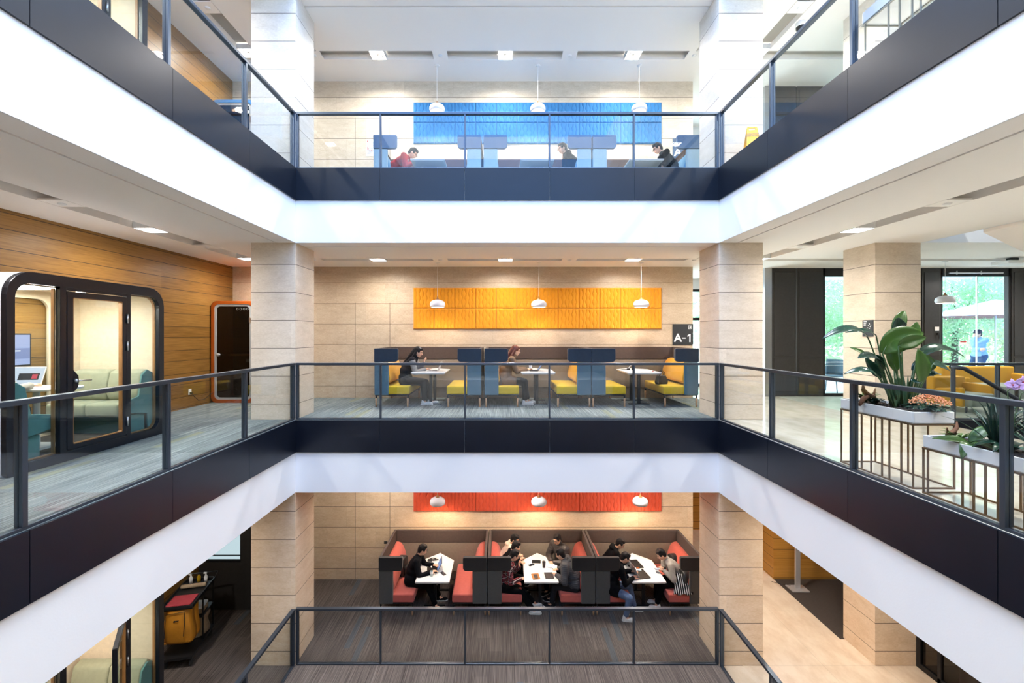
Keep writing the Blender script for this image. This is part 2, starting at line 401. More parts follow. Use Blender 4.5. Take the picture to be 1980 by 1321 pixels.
# ceilings: boards with a perimeter shadow groove and a recessed service channel
def ceiling(z, rv=True):
    t = .12
    b = MB()
    gx0, gx1, gy = XL - .36, XR + .35, YB + .36          # groove lines
    g = .035
    ch = (9.68, 9.98)                                     # back channel
    cl = (-5.70, -5.36); cr = (5.42, 5.76)                # side channels
    # back run, in strips of y
    b.box((XL - .0, YB, z), (XR + .0, gy, z + t))         # edge strip in front of the groove
    b.box((XL, YN, z), (XL - 0, YN, z + t)) if False else None
    b.box((gx0 + g, -3, z), (XL, YB, z + t)); b.box((XR, -3, z), (gx1 - g, YB, z + t))
    b.box((gx0 + g, YB, z), (XL, gy, z + t)); b.box((XR, YB, z), (gx1 - g, gy, z + t))
    b.box((gx0 + g, gy + g, z), (gx1 - g, ch[0], z + t))
    b.box((cl[1], -3, z), (gx0, ch[0], z + t)); b.box((WL - .2, -3, z), (cl[0], ch[0], z + t))
    xr1 = 7.47 if rv else XE
    b.box((gx1, -3, z), (cr[0], ch[0], z + t)); b.box((cr[1], -3, z), (xr1, YB, z + t)); b.box((cr[1], YB, z), (XE, ch[0], z + t))
    b.box((WL - .2, ch[1], z), (XE, 13.4, z + t))
    b.box((WL - .2, ch[0], z), (cl[0], ch[1], z + t))
    # raised lid above channel and groove
    b.build('ceiling', 'ceil', kind='structure')
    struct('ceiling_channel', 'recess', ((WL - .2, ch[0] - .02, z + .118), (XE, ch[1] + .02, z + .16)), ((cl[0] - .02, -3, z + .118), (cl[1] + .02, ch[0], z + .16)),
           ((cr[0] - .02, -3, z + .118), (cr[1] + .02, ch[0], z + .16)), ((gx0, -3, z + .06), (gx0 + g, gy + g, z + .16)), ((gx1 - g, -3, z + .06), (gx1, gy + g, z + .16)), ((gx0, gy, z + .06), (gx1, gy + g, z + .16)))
ceiling(CLO); ceiling(CMI); ceiling(CUP)

# fascia (white) and black panel band round the void
def ring_boxes(b, d0, d1, z0, z1):
    """d0..d1 = distance inward from the void edge"""
    b.box((XL + d0, YB - d1, z0), (XR - d0, YB - d0, z1))
    b.box((XL + d0, YN + d0, z0), (XL + d1, YB - d0, z1)); b.box((XR - d1, YN + d0, z0), (XR - d0, YB - d0, z1))
    b.box((XL + d0, YN + d0, z0), (XR - d0, YN + d1, z1))
PX = [XL + 1.516 * k for k in range(6)]
PY = [YB - 1.508 * k for k in range(6)]
for zc, zf in ((CLO, MID), (CMI, UPP), (CUP, TOP)):
    b = MB(); ring_boxes(b, -.02, .005, zc - .002, zf - .57); b.build('fascia_trim', 'white', kind='structure')
for zf in (MID, UPP, FLO):
    b = MB(); g = .003; z0 = zf - .575; z1 = zf - .001
    for a, c in zip(PX, PX[1:]): b.box((a + g, YB - .03, z0), (c - g, YB + .0, z1))
    for c, a in zip(PY, PY[1:]):
        b.box((XL, a + g, z0), (XL + .03, c - g, z1)); b.box((XR - .03, a + g, z0), (XR, c - g, z1))
    if zf != FLO: pass
    b.build('edge_panel_trim', 'black', kind='structure')
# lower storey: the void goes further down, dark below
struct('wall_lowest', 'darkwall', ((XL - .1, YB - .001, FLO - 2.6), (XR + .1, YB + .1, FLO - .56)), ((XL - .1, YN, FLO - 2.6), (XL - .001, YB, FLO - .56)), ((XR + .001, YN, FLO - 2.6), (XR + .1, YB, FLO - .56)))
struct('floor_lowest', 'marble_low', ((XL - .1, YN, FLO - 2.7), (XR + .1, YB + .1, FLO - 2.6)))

# walls
def wall(name, m, a, b): return struct(name, m, (a, b))
for z0, z1, ms in ((FLO, CLO, 'stone_lower'), (MID, CMI, 'stone_mid'), (UPP, CUP, 'stone_upper')):
    wall('wall_back', ms, (WL, WB, z0), (4.62, WB + .4, z1))
wall('wall_left', 'wood_mid', (WL - .2, -3, MID), (WL, WB + .4, CMI))
wall('wall_left', 'wood_mid', (WL - .2, -3, UPP), (WL, WB + .4, CUP))
wall('wall_left', 'wood_mid', (WL - .2, -3, FLO), (WL, WB + .4, CLO))
# lower storey: dark partition with a lit borrowed-light window, left of the pillar
bz = FLO
struct('partition', 'darkwall', ((WL, 9.63, bz), (-6.49, 9.75, CLO)), ((-5.63, 9.63, bz), (-4.50, 9.75, CLO)), ((-6.49, 9.63, bz), (-5.63, 9.75, bz + 1.02)), ((-6.49, 9.63, bz + 2.2), (-5.63, 9.75, CLO)),
       ((-4.56, 8.8, bz), (-4.50, 9.63, CLO)))
wn1 = thing('window', 'small bright window in the black partition of the lowest gallery', 'window', (0, 0, 0)); wn1['kind'] = 'structure'; wn1.name = 'window_1'
MB().box((-6.49, 9.66, bz + 1.02), (-5.63, 9.70, bz + 1.06)).box((-6.49, 9.66, bz + 1.14), (-5.63, 9.70, bz + 1.155)).box((-6.49, 9.66, bz + 2.16), (-5.63, 9.70, bz + 2.2)).box((-5.66, 9.66, bz + 1.02), (-5.63, 9.70, bz + 2.2)).build('window_frame', 'darkmetal', wn1)
MB().box((-6.49, 9.675, bz + 1.06), (-5.66, 9.681, bz + 2.16)).build('pane', 'pane', wn1)
M['room_glow'] = emis('bright_room_glow', (.80, .90, .95), .42)  # glow put into the colour for the bright room behind the window
MB().box((-6.45, 9.70, bz + 1.0), (-5.66, 9.72, bz + 2.18)).build('blind', 'room_glow', wn1)  # added emissive sheet behind the pane; no blind hangs here
# right side back walls
for z0, z1 in ((MID, CMI), (UPP, CUP)):
    y0, y1 = 11.05, 11.15
    b = MB()
    for x0, x1 in ((6.66, 7.27), (7.27, 7.94), (10.36, 10.85), (12.58, XE + .5)):
        b.box((x0 + .01, y0, z0), (x1 - .01, y1, z1))
        b.box((x0 + .06, y0 - .015, z0 + .12), (x1 - .06, y0, z0 + .95)); b.box((x0 + .06, y0 - .015, z0 + 1.0), (x1 - .06, y0, z1 - .1))
    b.box((6.62, 11.04, z0), (6.67, 13.2, z1))
    b.build('wall_right', 'darkwall', kind='structure', bevel=.006)
    struct('trim_1', 'steel', ((6.48, y0 - .02, z0), (6.65, y1, z1)))
# corridor end window beyond the back wall
for z0, z1 in ((MID, CMI), (UPP, CUP)):
    struct('wall_corridor', 'white', ((4.60, 13.2, z0 + 2.87), (6.66, 13.4, z1)), ((4.60, 11.24, z0), (4.62, 13.3, z1)))
    wv = thing('window_2', 'tall corridor window seen through the slit between back wall and right pillar', 'window', (0, 0, z0)); wv['kind'] = 'structure'
    MB().box((4.62, 13.2, 0), (4.68, 13.3, 2.87)).box((6.58, 13.2, 0), (6.66, 13.3, 2.87)).box((4.68, 13.2, 2.80), (6.58, 13.3, 2.87)).box((4.68, 13.2, 1.95), (6.58, 13.3, 2.03)).box((4.68, 13.2, 0), (6.58, 13.3, .08)).box((5.55, 13.2, .08), (5.62, 13.3, 2.8)).build('window_frame', 'darkmetal', wv)
    MB().box((4.68, 13.24, .08), (6.58, 13.25, 2.8)).build('pane', 'pane', wv)
# big windows to the terrace
def big_window(x0, x1, z0, ztop, blinds, label, name):
    t = thing(name, label, 'window', (0, 0, z0)); t['kind'] = 'structure'; y = 11.07
    fr = MB(); fr.box((x0, y, 0), (x0 + .05, y + .1, ztop)).box((x1 - .05, y, 0), (x1, y + .1, ztop)).box((x0, y, 0), (x1, y + .1, .07)).box((x0, y, ztop - .20), (x1, y + .1, ztop))
    fr.build('window_frame', 'darkmetal', t)
    MB().box((x0 + .05, y + .04, .07), (x1 - .05, y + .052, ztop - .2)).build('pane', 'pane', t)
    if blinds:
        b = MB(); n = 62
        for k in range(n): z = .75 + k * (ztop - 1.05) / n; b.box((x0 + .07, y + .14, z), (x1 - .07, y + .175, z + .004), Matrix.Translation((0, 0, 0)))
        b.build('blind', 'white', t)
    else:
        MB().cyl((x0 + .1, y - .10, ztop - .13), (x1 - .3, y - .10, ztop - .13), .018).cyl((x0 + .3, y - .10, ztop - .17), (x0 + .3, y - .1, ztop - .08), .012).cyl((x0 + .9, y - .10, ztop - .17), (x0 + .9, y - .1, ztop - .08), .012).build('blind_roller', 'steel', t)
        MB().box((x0 + .93, y + .03, .07), (x0 + .945, y + .06, ztop - .2)).build('mullion', 'steel', t)
    return t
big_window(7.94, 10.36, MID, CMI, True, 'tall terrace window with white slatted blinds beside the charcoal panelling', 'window_3')
big_window(10.85, 12.58, MID, CMI, False, 'large clear terrace window looking out on trees and a parasol', 'window_4')
big_window(7.94, 10.36, UPP, CUP, True, 'top storey window with slatted blinds', 'window_5')
wall('wall_right', 'white', (XE, -3, FLO - .05), (XE + .2, 11.2, CUP))
# lower storey right: oak block, corridor, glazed room
struct('wall_right', 'wood_lower', ((6.575, WB, FLO), (XE, WB + .3, CLO)), ((6.575, WB + .3, FLO), (6.80, 13.8, CLO)), ((4.62, 13.6, FLO), (6.575, 13.8, CLO)), ((4.60, WB + .4, FLO), (4.62, 13.6, CLO)))
# near side of the atrium (behind the camera) closes the storeys
struct('wall_near', 'stone_mid', ((WL - .2, -3.2, FLO), (XE, -3.0, UPP - .6)))

# pillars
def pillar(x0, y0, x1, y1, z0, z1, m): return struct('pillar', m, ((x0, y0, z0), (x1, y1, z1)), bevel=.004)
for z0, z1, m in ((FLO, CLO, 'pstone_lower'), (MID, CMI, 'pstone_mid'), (UPP, CUP, 'pstone_upper')):
    pillar(XL - .795, 8.002, XL - .0, 8.80, z0, z1, m)
    pillar(XR + .0, 8.002, XR + .785, 8.80, z0, z1, m)
    pillar(6.67, 8.002, 7.49, 8.75, z0, z1, m)
# lower right glazed room in dark frame
gz = FLO
gr = thing('glass_partition', 'dark framed glass partition at the foot of the far right lower pillar', 'partition', (0, 0, gz))
b = MB(); b.box((7.40, 7.92, 0), (7.50, 8.0, 3.1))
for y in (4.0, 5.2, 6.35, 7.55): b.box((7.40, y, 0), (7.46, y + .06, 3.1))
b.box((7.40, 3, 0), (7.46, 7.92, .09)); b.box((7.40, 3, 2.3), (7.46, 7.92, 2.38)); b.build('frame', 'darkmetal', gr)
MB().box((7.425, 3, .09), (7.435, 7.92, 3.09)).build('pane', 'smoke', gr)
MB().box((7.5, 3, 0), (XE, 8.0, .004)).build('inner_floor', 'carpet_plain', gr)
o = MB().cyl((7.75, 7.35, FLO), (7.75, 7.35, CLO), .17, seg=32).build('column', 'darkmetal', smooth=True, kind='structure')

# stair void on the right: upper flight soffit, fascia, stair
#
st = thing('staircase', 'pale staircase flight crossing the ceiling opening at far right', 'staircase', (0, 0, 0))
b = MB(); b.prism([(7.53, 3.12), (7.53, 3.36), (13.2, .62), (13.2, .37)], 1, 5.2, 7.0); b.build('flight', 'ceil', st)
b = MB()
for k in range(16): b.box((7.75 + k * .30, 5.25, 3.28 - k * .146), (8.07 + k * .30, 6.95, 3.33 - k * .146))
b.build('tread', 'marble_green', st)
b = MB(); b.box((7.50, 8.0 - .03, CMI - .002), (XE, 8.0, UPP)); b.box((7.47, 0, CMI), (7.52, 8, UPP)); b.build('fascia_trim', 'white', kind='structure')
b = MB(); b.box((7.50, 8.0 - .03, -.57), (XE, 8.0, 0)); b.build('edge_panel_trim', 'black', kind='structure')
# terrace outside
M['paving'] = mat('pale_terrace_paving', (.55, .56, .55), .8, noise_amt=.12, noise_scale=4)
struct('ground', 'paving', ((6.7, 11.3, -.30), (40, 45, -.03)))

# ---------------------------------------------------------------- railings
def railing(name_label, p0, axis, n, step, sgn, depth_dir, first_post=0, posts_end=True):
    """p0 = corner; run along axis by sgn*step*n; depth_dir = unit away from the void"""
    t = thing('glass_railing', name_label, 'railing', p0)
    def B(b, u0, u1, d0, d1, z0, z1):
        us = sorted((u0 * sgn, u1 * sgn)); ds = sorted((d0 * depth_dir, d1 * depth_dir))
        if axis == 0: b.box((us[0], ds[0], z0), (us[1], ds[1], z1))
        else: b.box((ds[0], us[0], z0), (ds[1], us[1], z1))
    L = n * step
    b = MB(); B(b, 0, L, 0, .072, .975, 1.018); b.build('handrail', 'rail', t, bevel=.004)
    b = MB(); B(b, 0, L, .012, .062, 0.0, .028); b.build('bottom_rail', 'rail', t, bevel=.003)
    for k in range(n + 1):
        c = k * step; e = .021
        lo, hi = (c, c + 2 * e) if k == 0 else ((c - 2 * e, c) if k == n else (c - e, c + e))
        if axis == 0 and 0 < k < n: lo, hi = c - .014, c + .014
        b = MB(); B(b, lo, hi, .004, .034, .028, .975); B(b, lo, hi, .042, .074, .028, .975); B(b, lo + .006, hi - .006, .03, .046, .028, .975); b.build('post', 'rail', t, bevel=.003)
    for k in range(n):
        b = MB(); B(b, k * step + .018, (k + 1) * step - .018, .033, .043, .028, .975); b.build('glass_panel', 'glass', t)
    return t
for z, nm in ((UPP, 'top'), (MID, 'middle'), (FLO, 'lowest')):
    railing(f'glass railing with dark handrail across the back of the {nm} gallery', (XL, YB, z), 0, 5, 1.516, 1, 1)
    railing(f'glass railing with dark handrail along the left side of the {nm} gallery', (XL, YB, z), 1, 5, 1.508, -1, -1)
    railing(f'glass railing with dark handrail along the right side of the {nm} gallery', (XR, YB, z), 1, 5, 1.508, -1, 1)
railing('short glass railing guarding the stair opening behind the planters', (7.55, YB, MID), 0, 3, 1.35, 1, 1)
sr = thing('stair_handrail', 'sloping dark handrail descending beside the stair opening', 'handrail', (0, 0, 0))
MB().tube([(7.62, 7.6, .98), (7.85, 7.6, .95), (9.3, 7.6, .10), (10.6, 7.6, -.7)], .035).build('rail', 'rail', sr, smooth=True)
for x_, z_ in ((7.66, .97), (8.9, .34)): MB().cyl((x_, 7.6, -.57), (x_, 7.6, z_), .032).build('post', 'rail', sr)
MB().box((7.52, 7.5, -.62), (10.8, 7.7, -.57)).build('stringer', 'black', sr)

# ---------------------------------------------------------------- ceiling fixtures
def square_light(label, loc, power, rz=0, first=[None]):
    if first[0] is None:
        t = thing('ceiling_light', label, 'ceiling light', loc, rz, 'square ceiling lights in the service channels')
        MB().ring_prism(rrect(-.165, -.165, .165, .165, .01, 2), rrect(-.15, -.15, .15, .15, .006, 2), 2, -.005, .10).build('frame', 'white', t)
        MB().ring_prism(rrect(-.15, -.15, .15, .15, .01, 2), rrect(-.10, -.10, .10, .10, .01, 2), 2, .004, .014).build('light_ring', 'led', t)
        MB().box((-.10, -.10, .012), (.10, .10, .02)).build('plate', 'recess', t)
        MB().ring_prism(rrect(-.06, -.06, .06, .06, .01, 2), rrect(-.045, -.045, .045, .045, .005, 2), 2, .002, .012).build('inner_ring', 'led', t)
        first[0] = t
    else: t = dup(first[0], loc, rz, label)
    lamp('ceiling_light_glow', 'AREA', (loc[0], loc[1], loc[2] - .008), power, (1, .95, .89), (0, 0, 0), .09, spread=R(160))
    return t
def speaker(label, loc, first=[None]):
    if first[0] is None:
        t = thing('ceiling_speaker', label, 'ceiling speaker', loc, 0, 'round speakers on plates in the service channels')
        MB().box((-.16, -.15, .0), (.16, .15, .02)).build('plate', 'ceil', t)
        MB().lathe([(0, -.022), (.03, -.021), (.045, -.012), (.048, 0)], seg=20).build('dome', 'white', t, smooth=True)
        first[0] = t
    else: t = dup(first[0], loc, 0, label)
    return t
# ================================================================ LIGHT FITTINGS
LV = (('lowest', FLO, CLO, 1.0), ('middle', MID, CMI, 1.0), ('top', UPP, CUP, 1.0))
for nm, zf, zc, k in LV:
    pw = {'lowest': 16, 'middle': 26, 'top': 36}[nm] * k
    for i, x in enumerate((-2.73, .07, 2.88)):
        square_light(f'square ceiling light in the {nm} gallery back channel, {("left", "centre", "right")[i]} of the three above the booths', (x, 9.83, zc), pw)
    for i, y in enumerate((9.75, 7.05, 4.35, 1.65)):
        square_light(f'square ceiling light in the {nm} gallery left channel, number {i + 1} from the back wall', (-5.53, y, zc), pw)
        square_light(f'square ceiling light in the {nm} gallery right channel, number {i + 1} from the back wall', (5.59, y, zc), pw * 1.3)
    for i, x in enumerate((-4.13, -1.36, 1.48, 4.22)):
        speaker(f'round speaker plate in the {nm} gallery back channel, number {i + 1} from the left', (x, 9.83, zc))
    for i, y in enumerate((8.40, 5.62)):
        speaker(f'round speaker plate in the {nm} gallery left channel, {("near the pillar", "above the pod")[i]}', (-5.53, y, zc))
        speaker(f'round speaker plate in the {nm} gallery right channel, {("near the pillar", "farther from the pillar")[i]}', (5.59, y, zc))
square_light('square ceiling light near the terrace window at far right of the middle gallery', (11.75, 9.83, CMI), 30)
# flat projector-like box hung under the ceiling
t = thing('ceiling_projector', 'flat white unit hung under the ceiling near the terrace window', 'projector', (10.95, 9.6, CMI - .14))
MB().box((-.28, -.18, 0), (.28, .18, .07)).build('housing', 'white', t, bevel=.015)
MB().box((-.08, -.05, .07), (.08, .05, .14)).build('bracket', 'darkmetal', t)
# dome camera, top gallery right
t = thing('dome_camera', 'black and white dome camera under the top gallery ceiling beside the railing', 'security camera', (5.87, 8.8, CUP))
MB().lathe([(0, 0), (.085, 0), (.09, -.06), (.085, -.09), (0, -.09)]).build('base', 'white', t, smooth=True)
MB().lathe([(.082, -.09), (.08, -.13), (.055, -.17), (0, -.185)]).build('dome', 'plastic_black', t, smooth=True)

def pendant(label, loc, cord, power, big=1.0, first=[None]):
    if first[0] is None:
        t = thing('pendant_lamp', label, 'pendant lamp', loc, 0, 'white pendant lamps with wooden necks')
        pr = [(.150, 0), (.168, .018), (.176, .05), (.172, .09), (.155, .125), (.11, .155), (.045, .172), (.022, .178)]
        pi_ = [(r - .006, z) for r, z in pr]
        MB().lathe(pr + pi_[::-1] + [pr[0]], seg=40).build('lamp_shade', 'shade', t, smooth=True)
        MB().lathe([(0, .155), (.048, .168), (.044, .18), (.022, .20), (.011, .235), (.006, .245), (0, .245)]).build('wooden_neck', 'oak', t, smooth=True)
        MB().cyl((0, 0, .24), (0, 0, 1.0), .0035, seg=6).build('cord', 'white', t)
        MB().lathe([(0, .985), (.05, .985), (.055, 1.0), (0, 1.0)]).build('ceiling_rose', 'white', t, smooth=True)
        MB().lathe([(0, .015), (.045, .025), (.062, .06), (.045, .10), (.02, .14), (0, .14)]).build('bulb', 'bulb', t, smooth=True)
        first[0] = t
    else: t = dup(first[0], loc, 0, label)
    for ch in [o for o in COL.objects if o.parent == t]:
        if ch.name.startswith('cord'):
            ch.scale = (1, 1, (cord - .24) / .76); ch.location = (0, 0, .24 - .24 * (cord - .24) / .76)
        if ch.name.startswith('ceiling_rose'): ch.location = (0, 0, cord - 1.0)
    lamp('pendant_glow', 'SPOT', (loc[0], loc[1], loc[2] + .02), power, (1, .78, .55), (0, 0, 0), .07, spot=(R(150), .6))
    return t
M['shade'] = mat('white_enamel', (.78, .76, .80), .22)
for nm, zf, zc, zb, xs, p in (('lowest', FLO, CLO, -2.35, (-1.474, .837, 3.15), 50), ('middle', MID, CMI, 2.15, (-1.474, .837, 3.17), 26), ('top', UPP, CUP, 6.61, (-1.486, .815, 3.125), 42)):
    for i, x in enumerate(xs):
        pendant(f'{("left", "centre", "right")[i]} white pendant lamp of the three above the {nm} gallery booths', (x, 10.2, zb), zc - zb, p)
pendant('white pendant lamp hanging before the terrace window at far right', (9.95, 10.05, 2.23), CMI - 2.23, 50)

# ================================================================ ACOUSTIC TILES
def tile_mesh():
    b = MB(); n, m = 60, 24; W_ = .497
    def bd(k, v): return k if k in (0, 6) else k + .19 * math.sin(2 * math.pi * 2.5 * v + k * math.pi)
    def h(u, v):
        s = u * 6; k = 0
        while k < 5 and s >= bd(k + 1, v): k += 1
        b0, b1 = bd(k, v), bd(k + 1, v); f = min(max((s - b0) / (b1 - b0), 0), 1)
        edge = min(1, min(u, 1 - u) * 40, min(v, 1 - v) * 30)
        return .022 + (.004 + .024 * math.sin(math.pi * f) ** .5 * (.55 + .45 * (b1 - b0))) * edge
    g = b.grid(lambda u, v: (u * W_, -h(u, v), v * W_), n, m)
    back = [b.bm.verts.new((x, 0, z)) for x, z in ((0, 0), (W_, 0), (W_, W_), (0, W_))]
    b.bm.faces.new(back)
    b.bm.faces.new([g[i][0] for i in range(n + 1)] + [back[1], back[0]]); b.bm.faces.new([g[i][m] for i in range(n, -1, -1)] + [back[3], back[2]])
    b.bm.faces.new([g[0][j] for j in range(m, -1, -1)] + [back[0], back[3]]); b.bm.faces.new([g[n][j] for j in range(m + 1)] + [back[2], back[1]])
    return b
M['tile_y'] = mat('yellow_felt', 'd98f0c', .9, bump=.2, bump_scale=150, sheen=.2)
M['tile_b'] = mat('blue_felt', '2f74a8', .9, bump=.2, bump_scale=150, sheen=.2)
M['tile_r'] = mat('orange_red_felt', 'cf4a26', .9, bump=.2, bump_scale=150, sheen=.2)
for nm, zf, mk, cn, z0 in (('lowest', FLO, 'tile_r', 'orange red', FLO + 1.667 - .015), ('middle', MID, 'tile_y', 'yellow', 1.662), ('top', UPP, 'tile_b', 'blue', UPP + 1.65)):
    proto = tile_mesh().build('acoustic_tile', mk, None, smooth=False)
    for r in range(2):
        for c in range(12):
            if r == 1 and zf == FLO: pass
            o = proto if (r == 0 and c == 0) else proto.copy()
            if o is not proto: COL.objects.link(o)
            o.location = (-2.145 + c * .5, WB - .002, z0 + r * .5)
            tag(o, f'{cn} ribbed felt wall tile, {"bottom" if r == 0 else "top"} row, column {c + 1} from the left', 'acoustic tile', f'{cn} acoustic wall tiles')

# ================================================================ BOOTHS
def felt(n, c): M[n] = mat(n.replace('_', ' '), c, .95, bump=.35, bump_scale=240, noise_amt=.05, sheen=.15); return n
felt('seat_yellow', 'cfae0e'); felt('seat_coral', 'b85a4e'); felt('seat_blue', '5e93b5')
felt('wing_navy', '2b3745'); felt('panel_blue', '4c6d7c'); felt('wing_black', '26221f'); felt('panel_grey', '4b4a46'); felt('wing_sky', '546f8c'); felt('panel_pale', '9fb6be')
felt('back_yellow', 'd49a0a'); felt('back_coral', 'b85242')
def booth(label, loc, W_, seat, back, wing, panel, grp):
    t = thing('booth_seating', label, 'booth', loc, 0, grp)
    D_ = 1.37
    def R2(m, name, a, b_, bv=.012):
        return MB().box(a, b_).build(name, m, t, bevel=bv, smooth=False)
    R2('felt_taupe', 'back_panel', (.06, D_ - .06, .25), (W_ - .06, D_, .93)); R2('felt_brown', 'upper_back_panel', (.06, D_ - .065, .935), (W_ - .06, D_ + .005, 1.233))
    legb = [(.035, .035), (.70, .035), (.035, D_ - .05), (.70, D_ - .05)]
    for s in (0, 1):
        X = (lambda v: v) if s == 0 else (lambda v: W_ - v)
        def bx(m, name, x0, y0, z0, x1, y1, z1, bv=.012):
            a, c = sorted((X(x0), X(x1))); return R2(m, name, (a, y0, z0), (c, y1, z1), bv)
        bx('felt_taupe', 'side_panel', 0.002, .06, .25, .06, D_, .93); bx('felt_brown', 'upper_side_panel', 0.002, .06, .935, .06, D_, 1.233)
        bx(panel, 'front_panel', 0.002, -.005, .25, .30, .06, .945, .018)
        ol = rrect(*sorted((X(.002), X(.5))), 0, 0, 0) if False else None
        a, c = sorted((X(.002), X(.5))); rs = (.012, .07, .03, .012) if s == 0 else (.07, .012, .012, .03)
        MB().prism(rrect(a, .950, c, 1.233, rs, 5), 1, -.02, .058).build('headrest_wing', wing, t, bevel=.008)
        # seat cushion with softly rounded section
        a, c = sorted((X(.062), X(.735)))
        MB().box((a, .02, .262), (c, D_ - .07, .438)).build('seat', seat, t, bevel=.03, smooth=None, seg=4)
        pr = [(.062, .47), (.27, .485), (.315, .53), (.32, .60), (.285, .76), (.235, .89), (.18, .955), (.12, .975), (.062, .975)]
        MB().prism([(X(u), v) for u, v in pr], 1, .065, D_ - .075).build('backrest', back, t, bevel=.014, smooth=None, seg=3)
        bx('darkmetal', 'base_frame', .01, .03, .236, .72, D_ - .05, .252, .002)
        for lx, ly in legb:
            lg = MB().cyl((X(lx), ly, 0), (X(lx), ly, .185), .017, .021).build('leg', 'beech', t, smooth=True)
            MB().cyl((X(lx), ly, .185), (X(lx), ly, .236), .019).build('ferrule', 'darkmetal', lg)
    return t
BF = 9.42
bo = {}
names = ('left', 'centre', 'right')
for nm, zf, x0s, W_, mats_, c in (('lowest', FLO, (-2.60, -.31, 1.975), 2.275, ('seat_coral', 'back_coral', 'wing_black', 'panel_grey'), 'coral and charcoal'),
                         ('middle', MID, (-2.695, -.375, 1.885), 2.255, ('seat_yellow', 'back_yellow', 'wing_navy', 'panel_blue'), 'yellow and blue'),
                         ('top', UPP, (-2.715, -.395, 1.905), 2.275, ('seat_blue', 'seat_blue', 'wing_sky', 'panel_pale'), 'pale blue')):
    for i, x in enumerate(x0s):
        if i == 0: bo[nm] = booth(f'{c} felt booth, {names[i]} of three on the {nm} gallery', (x, BF, zf), W_, *mats_, f'{c} booths')
        else: dup(bo[nm], (x, BF, zf), 0, f'{c} felt booth, {names[i]} of three on the {nm} gallery')
def table(label, loc, first=[None]):
    if first[0] is None:
        t = thing('booth_table', label, 'table', loc, 0, 'white booth tables')
        MB().prism([(-.36, 0), (.36, 0), (.36, .92), (0, 1.26), (-.36, .92)], 2, .702, .730).build('tabletop', 'laminate', t, bevel=.006)
        MB().prism([(-.34, .02), (.34, .02), (.34, .91), (0, 1.23), (-.34, .91)], 2, .688, .702).build('underside', 'laminate', t)
        for y in (.40, .98):
            l = MB().box((-.03, y - .025, .02), (.03, y + .025, .69)).build('leg', 'darkmetal', t)
            MB().box((-.23, y - .03, 0), (.23, y + .03, .022)).build('foot', 'darkmetal', l)
            MB().box((-.15, y - .04, .672), (.15, y + .04, .688)).build('bracket', 'darkmetal', l)
        first[0] = t; return t
    return dup(first[0], loc, 0, label)
TX = {'lowest': (-1.47, .83, 3.09), 'middle': (-1.56, .76, 2.99), 'top': (-1.57, .74, 3.04)}
for nm, zf, zc, k in LV:
    for i, x in enumerate(TX[nm]): table(f'white five-sided table inside the {names[i]} booth of the {nm} gallery', (x, 9.39, zf))

